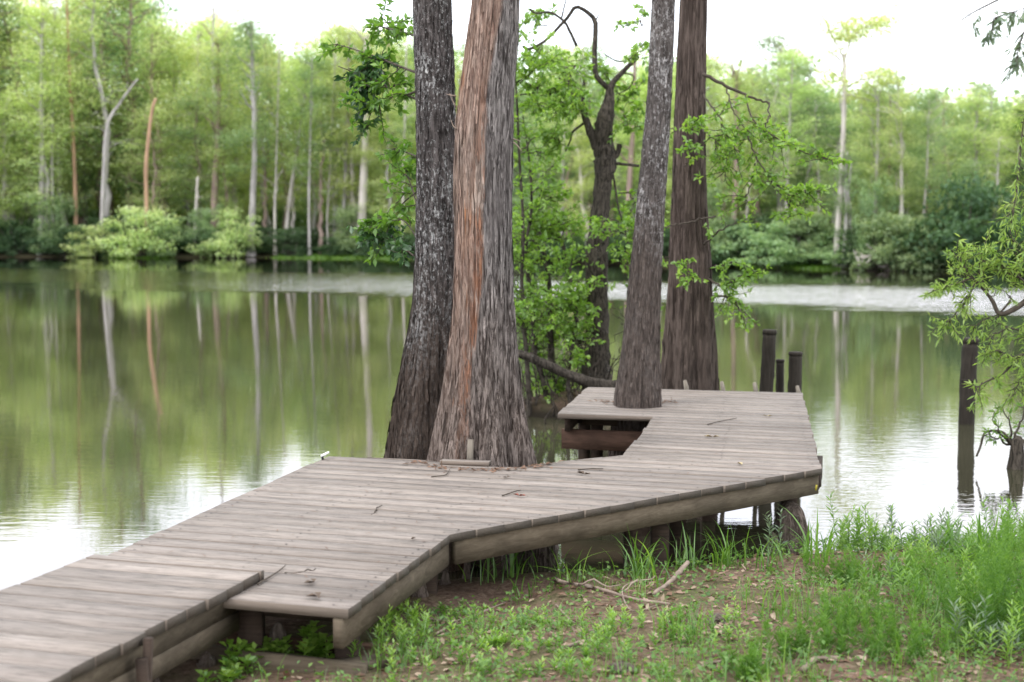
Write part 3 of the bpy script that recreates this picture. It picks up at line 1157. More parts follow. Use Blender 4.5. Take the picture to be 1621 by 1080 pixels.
def smooth_path(pts, n=24):
    pts = np.asarray(pts, float)
    k = np.linspace(0, len(pts) - 1, n)
    out = []
    P_ = np.vstack([2 * pts[0] - pts[1], pts, 2 * pts[-1] - pts[-2]])
    for t in k:
        i = min(int(t), len(pts) - 2)
        u = t - i
        a, b, c, d = P_[i], P_[i + 1], P_[i + 2], P_[i + 3]
        out.append(.5 * ((2 * b) + (-a + c) * u + (2 * a - 5 * b + 4 * c - d) * u ** 2 + (-a + 3 * b - 3 * c + d) * u ** 3))
    return np.array(out)


def twig_leaves(wood, leaf, path, n_tw, tlen, L, W, nl, droop=.25, r0=.004, start=.2, whorl=False, flat=.6, spread=1.0):
    """side twigs along a path, each carrying leaves"""
    m = len(path)
    for _ in range(n_tw):
        k = int(m * (start + (1 - start) * RS.rand()) * .999)
        p = path[min(k, m - 1)]
        tg = path[min(k + 1, m - 1)] - path[max(k - 1, 0)]
        tg = tg / (np.linalg.norm(tg) + 1e-9)
        dr = RS.randn(3) * spread
        dr[2] *= .5
        dr = dr + tg * .7
        dr /= np.linalg.norm(dr)
        ln = tlen * RS.uniform(.4, 1.2)
        q = p + dr * ln - np.array([0, 0, droop * ln * RS.rand()])
        tw = wiggle(p, q, 6, ln * .04)
        if wood is not None:
            wood.tube(tw, np.linspace(r0, r0 * .4, 6), 4, cap=False, rnd=.5)
        N = nl
        tt = RS.rand(N) ** .7
        c = np.stack([np.interp(tt, np.linspace(0, 1, 6), tw[:, a]) for a in range(3)], -1)
        dd = dr[None, :] * .6 + RS.randn(N, 3) * .75
        dd[:, 2] -= droop * .8
        up = RS.randn(N, 3) * (1 - flat) + np.array([0, 0, 1.0]) * flat + 1e-3
        s = RS.uniform(.6, 1.15, N)
        leaf.leaves(c, dd, up, L * s, W * s, np.clip(RS.rand() * .5 + RS.rand(N) * .55, 0, 1))


def pxpath(pts, d, n=24, dvar=0.0):
    """photo way-points at distance d (or own distance as third value)"""
    out = []
    for q in pts:
        dd = q[2] if len(q) > 2 else d
        out.append(D(q[0], q[1], dd))
    return smooth_path(out, n)


def px_r(w, d):
    return w / F * d / 2


# --- the lichen tree: leafy sprays left of the trunk
wood, lf, lf2 = MB(), MB(), MB()
for pts, w in (([(668, 118, 9.4), (640, 108, 9.6), (600, 92, 9.9), (560, 78, 10.2), (532, 70, 10.4)], 5),
               ([(668, 160, 9.4), (632, 150, 9.6), (600, 165, 9.8), (575, 176, 9.9)], 4),
               ([(668, 60, 9.4), (640, 52, 9.6), (615, 45, 9.9), (590, 40, 10.2)], 4),
               ([(668, 140, 9.4), (640, 150, 9.5), (610, 135, 9.7), (575, 120, 9.9), (535, 105, 10)], 4)):
    pa = pxpath(pts, 9.5)
    wood.tube(pa, np.linspace(px_r(w, 9.5), px_r(1.5, 9.5), len(pa)), 6, rnd=.4)
    twig_leaves(wood, lf, pa, 15, .24, .065, .03, 20, .4)
pa = pxpath([(600, 92, 9.9), (585, 105, 9.9), (575, 130, 9.9), (572, 150, 9.9)], 9.9)
twig_leaves(wood, lf2, pa, 34, .17, .065, .03, 20, .6, start=0)
pa = pxpath([(590, 160, 9.8), (582, 200, 9.8), (578, 190, 9.8)], 9.8)
twig_leaves(wood, lf2, pa, 5, .1, .06, .028, 14, .9, start=0)
for pts in ([(665, 250, 9.5), (640, 240, 9.8), (622, 235, 10)], [(665, 300, 9.5), (640, 320, 9.8), (612, 350, 10), (592, 370, 10.1)],
            [(662, 380, 9.5), (640, 350, 9.7), (610, 345, 9.9), (588, 352, 10)], [(662, 330, 9.5), (645, 280, 9.8), (625, 262, 10)]):
    pa = pxpath(pts, 9.8)
    wood.tube(pa, np.linspace(px_r(3, 9.8), px_r(1, 9.8), len(pa)), 5, rnd=.4)
    twig_leaves(wood, lf, pa, 13, .22, .06, .032, 18, .4, start=.1)
pa = pxpath([(655, 405, 9.6), (628, 385, 9.8), (600, 372, 10), (585, 365, 10)], 9.8)
wood.tube(pa, np.linspace(px_r(3, 9.8), px_r(1, 9.8), len(pa)), 5, rnd=.4)
twig_leaves(wood, lf2, pa, 26, .2, .065, .035, 18, .4, start=.05)
wood.build('branch', M['twig'], tree1)
lf.build('foliage', M['leaf_mid'], tree1)
lf2.build('foliage', M['leaf_dark'], tree1)
# dry side twigs on the stripped cypress
wood = MB()
for pts in ([(722, 170), (716, 158), (712, 148)], [(724, 205), (718, 200), (714, 190)], [(812, 225), (820, 232), (826, 240)],
            [(812, 220), (824, 224)], [(722, 152), (714, 151), (706, 149)]):
    pa = pxpath(pts, 8.4, 8)
    wood = MB()
    wood.tube(pa, np.linspace(.006, .002, 8), 5, rnd=.5)
    wood.build('twig', M['drytwig'], tree2)

# --- brown tree: long branch to the right with hanging sprays
wood, lf = MB(), MB()
d4 = 12.2


def br(pts, w0, w1, d, n=20, wd=None):
    pa = pxpath(pts, d, n)
    pa = pa + RS.randn(*pa.shape) * .006
    (wd or wood).tube(pa, np.linspace(px_r(w0, d), px_r(w1, d), n), 6, rnd=.4)
    return pa


br([(1112, 116), (1140, 131), (1170, 146), (1195, 156), (1218, 165)], 6, 3, d4)
wood.build('branch', M['twig'], tree4)
for pts, tws in (([(1218, 165, d4), (1214, 195, 12), (1208, 222, 11.9)], 4),
                 ([(1150, 140, d4), (1156, 165, 12), (1170, 190, 11.9), (1183, 215, 11.8)], 9),
                 ([(1180, 150, d4), (1190, 185, 12), (1215, 208, 11.8), (1248, 230, 11.6), (1290, 246, 11.5), (1318, 254, 11.4)], 34),
                 ([(1183, 215, 11.8), (1200, 255, 11.7), (1222, 285, 11.6), (1245, 310, 11.5)], 26),
                 ([(1245, 310, 11.5), (1275, 305, 11.4), (1305, 300, 11.4)], 14),
                 ([(1112, 150, d4), (1135, 180, 12), (1150, 210, 11.8), (1168, 240, 11.7)], 24),
                 ([(1195, 260, 11.7), (1190, 290, 11.7), (1178, 320, 11.7)], 9),
                 ([(1112, 205, 12.1), (1135, 225, 11.9), (1150, 250, 11.8), (1145, 290, 11.8)], 22),
                 ([(1245, 310, 11.5), (1250, 330, 11.5), (1254, 345, 11.5)], 6)):
    wood = MB()
    pa = br(pts, 3, 1.2, 12)
    twig_leaves(wood, lf, pa, tws, .25, .055, .032, 15, .3)
    wood.build('branch', M['twig'], tree4)
for pts, tws in (([(1118, 440, 12.3), (1145, 452, 12.1), (1170, 440, 12), (1196, 430, 11.9)], 22),
                 ([(1120, 470, 12.3), (1150, 470, 12.1), (1172, 490, 12), (1180, 520, 11.9)], 22),
                 ([(1124, 425, 12.3), (1145, 420, 12.1), (1165, 415, 12)], 6),
                 ([(1115, 385, 12.2), (1140, 365, 11.9), (1170, 350, 11.9)], 5)):
    wood = MB()
    pa = br(pts, 4, 1.2, 12)
    twig_leaves(wood, lf, pa, tws, .2, .05, .03, 14, .3)
    wood.build('branch', M['twig'], tree4)
for pts, tws in (([(1066, 415, 12), (1080, 420, 11.8), (1092, 440, 11.7)], 9), ([(1060, 205, 12), (1078, 205, 11.8), (1100, 190, 11.7)], 9),
                 ([(1085, 262, 11.9), (1100, 235, 11.7)], 6)):
    wood = MB()
    pa = br(pts, 2, 1, 11.8)
    twig_leaves(wood, lf, pa, tws, .16, .055, .032, 14, .3)
    wood.build('branch', M['twig'], tree4)
wood = MB()
br([(1130, 342, 12), (1090, 352, 11.9), (1050, 360, 11.8)], 3, 2, 12)
wood.build('branch', M['twig'], tree4)
lf.build('foliage', M['leaf_fresh'], tree4)

# --- crooked tree behind the deck
dc = 15.2
base = D(945, 655, dc)
tc_ = thing('crooked_tree', (base[0], dc, 0), 'dark crooked tree with a forked broken top in the thicket behind the deck', 'tree')
wood = MB()
n = 40
rows = [(660, 915, 975), (620, 920, 970), (594, 923, 968), (540, 926, 964), (513, 927, 963), (470, 928, 962), (407, 927, 962), (380, 930, 962), (326, 938, 965), (290, 940, 968), (262, 940, 975),
        (244, 941, 973), (215, 940, 970), (190, 944, 972), (170, 952, 973), (150, 958, 972), (135, 961, 971)]
c = [D((a + b) / 2, y, dc) for y, a, b in rows]
r = [px_r(b - a, dc) for y, a, b in rows]
c = smooth_path(c, 120)
r = np.interp(np.linspace(0, 1, 120), np.linspace(0, 1, len(r)), r)
c = np.vstack([c[0] - [0, 0, .6], c])
r = np.concatenate([[r[0] * 1.2], r])
wood.tube(c, r, 24, wob=.14, rnd=.4)
for pts, w0, w1 in (([(963, 140), (944, 120), (941, 95), (942, 60), (942, 33), (928, 18), (911, 11), (900, 26), (889, 38), (864, 64), (838, 78), (827, 73)], 9, 4),
                    ([(966, 145), (969, 133), (989, 111), (1011, 89)], 11, 6),
                    ([(945, 235), (936, 212), (925, 180), (924, 155)], 16, 8),
                    ([(913, 73), (902, 50), (892, 33), (871, 20), (849, 21), (838, 14)], 5, 3),
                    ([(889, 29), (892, 16), (895, 2), (893, -10)], 3, 2),
                    ([(924, 195), (907, 209), (903, 222), (895, 240)], 4, 2),
                    ([(942, 35), (947, 25), (949, 16)], 2.5, 1.5),
                    ([(968, 258), (985, 260), (1012, 263)], 6, 4),
                    ([(972, 250), (979, 240), (981, 228)], 9, 8),
                    ([(968, 268), (973, 290), (979, 330), (990, 365), (996, 400)], 4, 2.5),
                    ([(990, 98), (975, 96), (957, 86)], 3, 2),
                    ([(985, 115), (1003, 121), (995, 140), (975, 150)], 2.5, 1.5),
                    ([(924, 160), (924, 140), (926, 120)], 8, 3)):
    pa = pxpath(pts, dc, 24)
    wood.tube(pa, np.linspace(px_r(w0, dc), px_r(w1, dc), 24), 8, rnd=.4, wob=.15)
wood.build('trunk', M['barkc'], tc_, True)
wood, lf = MB(), MB()
for _ in range(4):
    pass
spr = [((915, 95), (905, 150), 30, 60), ((925, 150), (905, 175), 26, 50), ((945, 100), (955, 125), 12, 40), ((870, 40), (840, 30), 16, 50),
       ((850, 75), (845, 100), 10, 40), ((965, 140), (985, 150), 14, 40), ((1005, 90), (1015, 70), 10, 35), ((880, 120), (860, 150), 26, 60),
       ((840, 130), (850, 170), 18, 50), ((1000, 180), (1010, 200), 16, 45), ((985, 40), (1010, 45), 4, 25), ((1010, 30), (1020, 20), 4, 25),
       ((1000, 160), (985, 175), 8, 30), ((880, 200), (865, 235), 16, 50), ((1010, 320), (1000, 350), 8, 40), ((975, 300), (1000, 340), 8, 40),
       ((900, 110), (880, 180), 22, 60), ((860, 100), (900, 90), 14, 50), ((1020, 120), (1012, 145), 8, 30)]
for a, b, nt, sprd in spr:
    d_ = dc + RS.uniform(-.5, .5)
    pa = wiggle(D(*a, d_), D(*b, d_ + RS.uniform(-.4, .4)), 10, .03)
    wood.tube(pa, np.linspace(.008, .003, 10), 4, cap=False, rnd=.4)
    twig_leaves(wood, lf, pa, nt, sprd / F * dc * .75, .065, .038, 16, .2, start=0)
wood.build('branch', M['twig'], tc_)
lf.build('foliage', M['leaf_fresh'], tc_)

# --- thicket of saplings behind the stripped trunk
sap = [([(838, 655), (836, 600), (830, 520), (826, 450), (828, 350), (822, 240), (818, 150), (812, 60)], 6, 'slender sapling nearest the stripped trunk with twisting stem'),
       ([(868, 652), (862, 610), (848, 560), (842, 480), (832, 400), (842, 330), (838, 250), (828, 180)], 7, 'sapling curving left beside the fallen log'),
       ([(880, 655), (876, 600), (872, 540), (870, 460), (862, 400), (850, 340), (858, 300)], 9, 'stout leafy sapling in the middle of the thicket'),
       ([(935, 650), (925, 600), (918, 540), (908, 470), (895, 400), (880, 370), (850, 365), (838, 345)], 7, 'pale grey sapling arching left in front of the crooked tree'),
       ([(905, 655), (900, 610), (905, 560), (915, 500), (905, 440), (912, 390)], 5, 'thin upright sapling left of the crooked tree'),
       ([(990, 620), (985, 560), (1005, 500), (1012, 450), (1000, 400), (1008, 340)], 5, 'thin leafy sapling between the crooked tree and grey trunk'),
       ([(895, 655), (880, 620), (860, 590), (850, 540), (855, 480)], 4, 'low crooked sapling rising over the fallen log')]
for k, (pts, w0, lab) in enumerate(sap):
    d_ = 14.6 + .25 * (k % 4)
    b = D(*pts[0], d_)
    o = thing('sapling', (b[0], d_, 0), lab, 'sapling', 'saplings in the thicket')
    wood, lf = MB(), MB()
    pa = pxpath(pts, d_, 40)
    pa[:, 1] += np.linspace(0, RS.uniform(-.4, .4), 40)
    pa = np.vstack([pa[0] - [0, 0, .5], pa])
    wood.tube(pa, np.linspace(px_r(w0 * 1.5, d_), px_r(2, d_), 41), 8, rnd=.4, wob=.2)
    wood.build('trunk', M['barkc'], o, True)
    wood = MB()
    for _ in range(8):
        i0 = RS.randint(12, 38)
        q = pa[i0] + np.array([RS.uniform(-.45, .45), RS.uniform(-.5, .5), RS.uniform(-.05, .35)])
        tp = wiggle(pa[i0], q, 8, .03)
        wood.tube(tp, np.linspace(.008, .003, 8), 4, cap=False, rnd=.4)
        twig_leaves(wood, lf, tp, 10, .26, .06, .036, 16, .15)
    for _ in range(26):     # bare low twigs
        i0 = RS.randint(2, 20)
        q = pa[i0] + np.array([RS.uniform(-.35, .35), RS.uniform(-.4, .4), RS.uniform(-.3, .5)])
        tp = wiggle(pa[i0], q, 8, .03)
        wood.tube(tp, np.linspace(.006, .002, 8), 4, cap=False, rnd=.4)
    twig_leaves(wood, lf, pa, 50, .3, .06, .036, 14, .15, start=.3)
    wood.build('branch', M['twig'], o)
    lf.build('foliage', M['leaf_fresh'], o)
# fallen log
wood = MB()
pa = pxpath([(800, 556), (830, 563), (870, 580), (905, 596), (940, 606), (985, 612)], 14.2, 30)
wood.tube(pa, np.linspace(px_r(12, 14.2), px_r(17, 14.2), 30), 14, wob=.25, rnd=.3)
tag(wood.build('fallen_log', M['barkc'], None, True), 'dark fallen log slanting across the thicket behind the stripped trunk', 'log')
# low island of roots
mb = MB()
for _ in range(46):
    px = RS.uniform(835, 975)
    d_ = RS.uniform(14.2, 15.6)
    b = D(px, 655, d_)
    b[2] = -.1
    q = b + np.array([RS.uniform(-.3, .3), RS.uniform(-.3, .3), RS.uniform(.2, .75)])
    mb.tube(wiggle(b, q, 8, .03), np.linspace(RS.uniform(.01, .022), .004, 8), 5, rnd=.4)
tag(mb.build('brush', M['barkc']), None, 'brush', kind='stuff')
root_c = D(905, 660, 14.9)
mb = MB()
nn_ = 60
th = np.linspace(0, 2 * PI, nn_, endpoint=False)
rings = []
for s_, z_ in ((1.25, -.3), (1.05, -.02), (.8, .1), (.45, .17), (.05, .2)):
    rr_ = s_ * (.55 + .12 * vnoise(np.cos(th) * 2, np.sin(th) * 2, s_ * 3))
    rings.append(np.stack([root_c[0] + rr_ * 1.25 * np.cos(th), 14.95 + rr_ * np.sin(th), z_ + .04 * vnoise(np.cos(th) * 5, np.sin(th) * 5, s_)], -1))
v = np.vstack(rings)
ii = np.arange(4)[:, None] * nn_
jj = np.arange(nn_)[None, :]
mb.add(v, np.stack([ii + jj, ii + (jj + 1) % nn_, ii + nn_ + (jj + 1) % nn_, ii + nn_ + jj], -1).reshape(-1, 4), .3)
tag(mb.build('islet', M['ground'], None, True), None, None, kind='structure')

# --- willow at the right edge
dw = 10.2
wl = thing('willow_tree', (4.55, 9.7, 0.1), 'willow at the right edge trailing narrow leaved branches over the lone piling', 'tree')
wood, lf = MB(), MB()
tp = smooth_path([[4.55, 9.7, -.1], [4.5, 9.8, .8], [4.6, 9.9, 1.8], [4.45, 10, 3.2], [4.7, 10, 5.0]], 30)
wood.tube(tp, np.linspace(.16, .08, 30), 14, wob=.15)
wood.build('trunk', M['barkc'], wl, True)
wood = MB()


def wbr(pts, w0, w1, nt_, tl=.2, L=.062, W=.013, nl=16, droop=.5, start=.15):
    nt = int(nt_ * .55)
    pa = pxpath(pts, dw, 24)
    wood.tube(pa, np.linspace(px_r(w0, dw), px_r(w1, dw), 24), 6, rnd=.4, wob=.1)
    twig_leaves(wood, lf, pa, nt, tl, L, W, nl, droop, start=start)


wbr([(1770, 430), (1700, 452), (1640, 468), (1605, 490), (1582, 497), (1572, 478), (1560, 462), (1540, 440)], 12, 4, 16, start=.4)
wbr([(1582, 497), (1600, 475), (1596, 470)], 4, 2, 4)
wbr([(1540, 440), (1525, 420), (1515, 395)], 3, 1, 36, .16)
wbr([(1565, 462), (1550, 430), (1555, 405), (1560, 395)], 3, 1, 30, .15)
wbr([(1540, 440), (1510, 450), (1490, 455), (1475, 462)], 3, 1, 34, .14)
wbr([(1545, 445), (1530, 475), (1510, 500), (1500, 515)], 3, 1, 38, .15, droop=.8)
wbr([(1590, 495), (1560, 505), (1540, 520)], 2, 1, 12, .14, droop=.8)
wbr([(1640, 468), (1615, 440), (1590, 425), (1580, 410)], 4, 1.5, 46, .2)
wbr([(1700, 452), (1650, 420), (1610, 395), (1600, 370)], 4, 1.5, 44, .22)
wbr([(1760, 520), (1680, 520), (1640, 530), (1600, 520), (1575, 530)], 5, 1.5, 50, .17)
wbr([(1760, 540), (1680, 545), (1621, 560), (1590, 590), (1560, 605), (1545, 615)], 6, 1.5, 36, .13, L=.08, W=.017)
wbr([(1621, 560), (1600, 565), (1580, 555), (1565, 560)], 3, 1, 30, .14)
wbr([(1680, 545), (1640, 580), (1615, 605), (1600, 630)], 3, 1, 30, .14)
# higher trailing branches
for x0 in (1612, 1640, 1665):
    y0 = RS.uniform(130, 190)
    wbr([(1700, 60), (x0 + 40, y0 - 60), (x0 + 10, y0 + 30), (x0, y0 + 130), (x0 - 12, y0 + 200)], 4, 1, 30, .13, L=.07, W=.012, droop=1.0, start=.45)
wood.build('branch', M['twig'], wl)
lf.build('foliage', M['leaf_willow'], wl)
# a nearer, grey-green hanging spray in the top right corner
dn = 5.2
wl2 = thing('overhanging_tree', (4.1, 5.3, .3), 'tree outside the right edge whose dark drooping leaves hang against the white sky', 'tree')
wood, lf = MB(), MB()
wood.tube(smooth_path([[4.1, 5.3, .0], [4.15, 5.3, 1.5], [4.0, 5.3, 3.0], [4.2, 5.3, 5]], 20), np.linspace(.12, .07, 20), 12, wob=.1)
wood.build('trunk', M['barkc'], wl2, True)
wood = MB()
for pts, nt in (([(2450, -140, 5.3), (2050, -110, 5.3), (1760, -60, 5.2), (1700, -30, dn), (1640, 5, dn), (1600, 20, dn), (1560, 32, dn)], 16), ([(1640, 5, dn), (1625, 40, dn), (1612, 80, dn), (1608, 115, dn)], 14),
                ([(1600, 20, dn), (1575, 30, dn), (1570, 50, dn)], 7), ([(1600, -10, dn), (1540, 20, dn), (1505, 45, dn)], 2)):
    pa = pxpath(pts, dn, 20)
    wood.tube(pa, np.linspace(.005, .0015, 20), 5, rnd=.4)
    twig_leaves(wood, lf, pa, nt, .05, .05, .010, 8, 1.5, r0=.0015, start=.3)
wood.build('branch', M['twig'], wl2)
lf.build('foliage', M['leaf_pale'], wl2)

# stump with sprouts in the water
sb = P(1609, 742, 0)
st = thing('stump', sb, 'small dark stump with sprouting twigs in the water at the right edge', 'stump')
mb = MB()
mb.tube([sb + [0, 0, -.4], sb + [0, 0, 0], sb + [.01, 0, .12], sb + [0, 0, .24], sb + [0, 0, .27]], [.065, .06, .055, .045, .02], 18, wob=.4)
mb.build('trunk', M['barkc'], st, True)
wood, lf = MB(), MB()
for dx, h in ((-.12, .5), (.08, .55), (-.28, .28), (-.2, .4), (.2, .45)):
    tp = wiggle(sb + [0, 0, .2], sb + [dx, RS.uniform(-.1, .1), h], 8, .02)
    wood.tube(tp, np.linspace(.012, .004, 8), 5, rnd=.4)
    twig_leaves(wood, lf, tp, 5, .1, .07, .02, 8, .4)
tp = smooth_path([sb + [-.03, 0, .18], sb + [-.12, 0, .3], sb + [-.26, 0, .3], sb + [-.3, 0, .18], sb + [-.33, 0, .1]], 14)
wood.tube(tp, np.linspace(.012, .009, 14), 6, rnd=.4)
wood.build('sprout', M['twig'], st)
lf.build('foliage', M['leaf_mid'], st)

# ------------------------------------------------------------------ far bank trees
FAR_H = 14.0


def far_variant(seed, kind):
    """one trunk mesh + one crown mesh, 14 m tall"""
    rs = np.random.RandomState(seed)
    tr, cr = MB(), MB()
    h = FAR_H
    lean = rs.randn(2) * .25
    n = 22
    zz = np.linspace(-.5, h * .93, n)
    wob = np.cumsum(rs.randn(n, 2) * .09, 0)
    pts = np.stack([lean[0] * zz / h * 2 + wob[:, 0], lean[1] * zz / h * 2 + wob[:, 1], zz], -1)
    pts[:, :2] -= pts[1, :2]
    r0 = rs.uniform(.13, .2)
    rad = r0 * (1 - .8 * np.clip(zz / h, 0, 1)) + r0 * .6 * np.exp(-np.maximum(zz, 0) / .5)
    tr.tube(pts, rad, 9, wob=.1)
    if kind == 'tall':
        z0, wmax = .24, 2.2
    elif kind == 'broad':
        z0, wmax = .18, 2.8
    elif kind == 'feather':
        z0, wmax = .12, 2.2
    else:
        z0, wmax = .3, 1.9
    nb = {'tall': 32, 'broad': 38, 'feather': 44, 'sparse': 24}[kind]
    for b in range(nb):
        f = z0 + (1 - z0) * (b + rs.rand()) / nb
        z = f * h * .95
        k = np.interp(z, zz, np.arange(n))
        p = np.array([np.interp(z, zz, pts[:, 0]), np.interp(z, zz, pts[:, 1]), z])
        az = rs.rand() * 2 * PI
        prof = math.sin(PI * min(1, (f - z0) / (1 - z0) * .75 + .2)) ** .7
        ln = wmax * prof * rs.uniform(.45, 1.1)
        rise = rs.uniform(.0, .7) if kind != 'feather' else rs.uniform(-.1, .25)
        q = p + np.array([math.cos(az), math.sin(az), rise]) * ln
        lp = np.array([p + (q - p) * t + np.array([0, 0, .15 * math.sin(t * 3)]) for t in np.linspace(0, 1, 6)])
        lp[1:-1] += rs.randn(4, 3) * .08
        tr.tube(lp, np.linspace(.045, .012, 6), 4, cap=False)
        nc = rs.randint(3, 6)
        for c in range(nc):
            t = .35 + .65 * (c + rs.rand()) / nc
            cc = p + (q - p) * t + rs.randn(3) * [.3, .3, .2]
            R = rs.uniform(.5, 1.15) * (1.0 if kind != 'sparse' else .7)
            N = int((48 if kind != 'sparse' else 26) * R / .6)
            # shell biased, flattened clumps
            u = rs.randn(N, 3)
            u /= np.linalg.norm(u, axis=1)[:, None]
            rr = R * rs.rand(N)[:, None] ** .75 * 1.15
            pos = cc + u * rr * [1.15, 1.15, .75 if kind != 'feather' else .32]
            dd = rs.randn(N, 3)
            dd[:, 2] *= .5
            up = rs.randn(N, 3) * .6 + [0, 0, .8]
            s = rs.uniform(.08, .19, N)
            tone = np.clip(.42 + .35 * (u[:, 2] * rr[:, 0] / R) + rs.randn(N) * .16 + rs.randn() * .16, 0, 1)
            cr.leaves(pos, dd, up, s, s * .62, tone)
    return tr, cr


kinds = ['tall', 'broad', 'feather', 'sparse', 'tall', 'broad', 'feather', 'sparse']
VAR = []
for k, kd in enumerate(kinds):
    tr, cr = far_variant(100 + k, kd)
    VAR.append((tr, cr, kd))
_mesh_cache = {}


def var_mesh(k, part, mat):
    key = (k, part, mat)
    if key not in _mesh_cache:
        _mesh_cache[key] = VAR[k][0 if part == 'trunk' else 1].mesh(('far_trunk' if part == 'trunk' else 'far_crown'), M[mat], part == 'trunk')
    return _mesh_cache[key]


def far_tree(x, y, h, k, bark, leaf, label, group, wide=1.0, name='far_tree'):
    z = on_ground(x, y)[2]
    o = thing(name, (x, y, z), label, 'tree', group)
    o.rotation_euler = (0, 0, RS.rand() * 2 * PI)
    s = h / FAR_H
    sw = s * wide * RS.uniform(.9, 1.15)
    o.scale = (sw, sw, s)
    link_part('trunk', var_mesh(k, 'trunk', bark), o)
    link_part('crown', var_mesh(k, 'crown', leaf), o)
    return o


def skyline(px):
    """photo height of the tree tops along the picture"""
    return np.interp(px, [-900, -100, 0, 120, 240, 270, 330, 400, 430, 500, 530, 640, 700, 820, 900, 1000, 1060, 1120, 1180, 1230, 1262, 1300, 1350, 1400, 1500, 1621, 2400],
                     [-20, -15, -5, -15, -10, 30, 35, 10, 50, 70, 25, 45, 40, 90, 60, 110, 60, 75, 95, 55, 95, 128, 128, 118, 130, 130, 100])


# named trees: photo waypoints of the trunk (bottom to top)
named = [
    ([(64, 400), (66, 250), (65, 120), (68, 20)], 9, 'barkfar_grey', 'far_yellow', 0, 'thick grey tree near the left edge of the far bank'),
    ([(83, 395), (82, 250), (84, 150)], 6, 'barkfar_grey', 'far_light', 3, 'thin grey tree just right of the thick grey tree on the left far bank'),
    ([(121, 395), (117, 250), (110, 120), (105, -20)], 7, 'barkfar_orange', 'far_yellow', 3, 'tall straight orange brown pine on the far bank'),
    ([(160, 400), (164, 280), (170, 200), (192, 160), (218, 125)], 7, 'barkfar_grey', None, 6, 'blue grey far tree bending over to the right'),
    ([(308, 400), (310, 340), (313, 280)], 7, 'barkfar_pale', None, 0, 'short pale forked snag on the far bank'),
    ([(338, 395), (340, 300), (346, 190), (345, 60)], 12, 'barkfar_brown', 'far_light', 1, 'thick brown tree with a wide green crown in the left far wood'),
    ([(397, 400), (400, 320), (403, 230), (400, 120)], 11, 'barkfar_grey', 'far_mid', 5, 'thick grey far tree left of the leaning pale tree'),
    ([(436, 400), (435, 340), (437, 270)], 5, 'barkfar_pale', 'far_light', 3, 'thin pale tree beside the leaning pale tree on the far bank'),
    ([(450, 402), (458, 320), (470, 240), (482, 150), (486, 80)], 7, 'barkfar_pale', 'far_yellow', 1, 'pale far tree leaning to the right under a yellow green round crown'),
    ([(490, 398), (489, 320), (491, 230)], 5, 'barkfar_grey', 'far_mid', 4, 'dim grey tree behind the leaning pale tree'),
    ([(520, 396), (518, 350), (522, 270)], 4, 'barkfar_pale', 'far_light', 3, 'short thin pale tree above the grassy strip of the far bank'),
    ([(539, 392), (546, 300), (549, 180), (552, 90)], 7, 'barkfar_grey', 'far_light', 0, 'straight grey tree left of the thick pinkish far trunk'),
    ([(571, 398), (575, 300), (579, 185), (580, 80)], 14, 'barkfar_pale', 'far_light', 4, 'thickest pinkish pale tree of the far bank, just left of the lichen trunk'),
    ([(636, 392), (638, 320), (640, 230)], 5, 'barkfar_pale', 'far_mid', 7, 'pale thin tree seen just left of the lichen trunk'),
    ([(893, 400), (890, 330), (893, 230)], 8, 'barkfar_grey', 'far_light', 0, 'pale grey far tree seen between the stripped trunk and crooked tree'),
    ([(993, 410), (996, 300), (1003, 190), (1005, 90)], 11, 'barkfar_brown', 'far_yellow', 1, 'pinkish far tree seen between the crooked tree and grey trunk'),
    ([(1156, 412), (1162, 340), (1166, 250), (1166, 150)], 10, 'barkfar_brown', 'far_light', 5, 'brown far tree with swollen base just right of the dark red trunk'),
    ([(1243, 412), (1246, 300), (1250, 190), (1255, 90)], 6, 'barkfar_grey', 'far_light', 4, 'thin grey far tree under the hanging leafy branch'),
    ([(1336, 424), (1340, 340), (1338, 290), (1342, 240)], 8, 'barkfar_grey', None, 0, 'shorter trunk leaning against the tall pale tree'),
    ([(1381, 408), (1386, 330), (1389, 250), (1390, 180)], 8, 'barkfar_grey', 'far_light', 0, 'grey far tree right of the tall pale tree'),
    ([(1407, 405), (1407, 340), (1408, 250)], 5, 'barkfar_brown', 'far_mid', 3, 'thin dark brown far tree between two grey trees at the right'),
    ([(1426, 410), (1427, 330), (1427, 250), (1426, 170)], 8, 'barkfar_pale', 'far_light', 1, 'pale pink far tree with grey lower branches at the right'),
    ([(1460, 405), (1463, 330), (1468, 250), (1470, 180)], 4, 'barkfar_pale', 'far_mid', 5, 'thin pale far tree leaning right over dark bushes'),
]


def bank_y(px, extra=1.0):
    """distance of the far bank along a photo column"""
    y = 60.0
    for _ in range(20):
        y = float(yfar(np.array([(px - 810.5) / F * y]))[0]) + extra
    return y


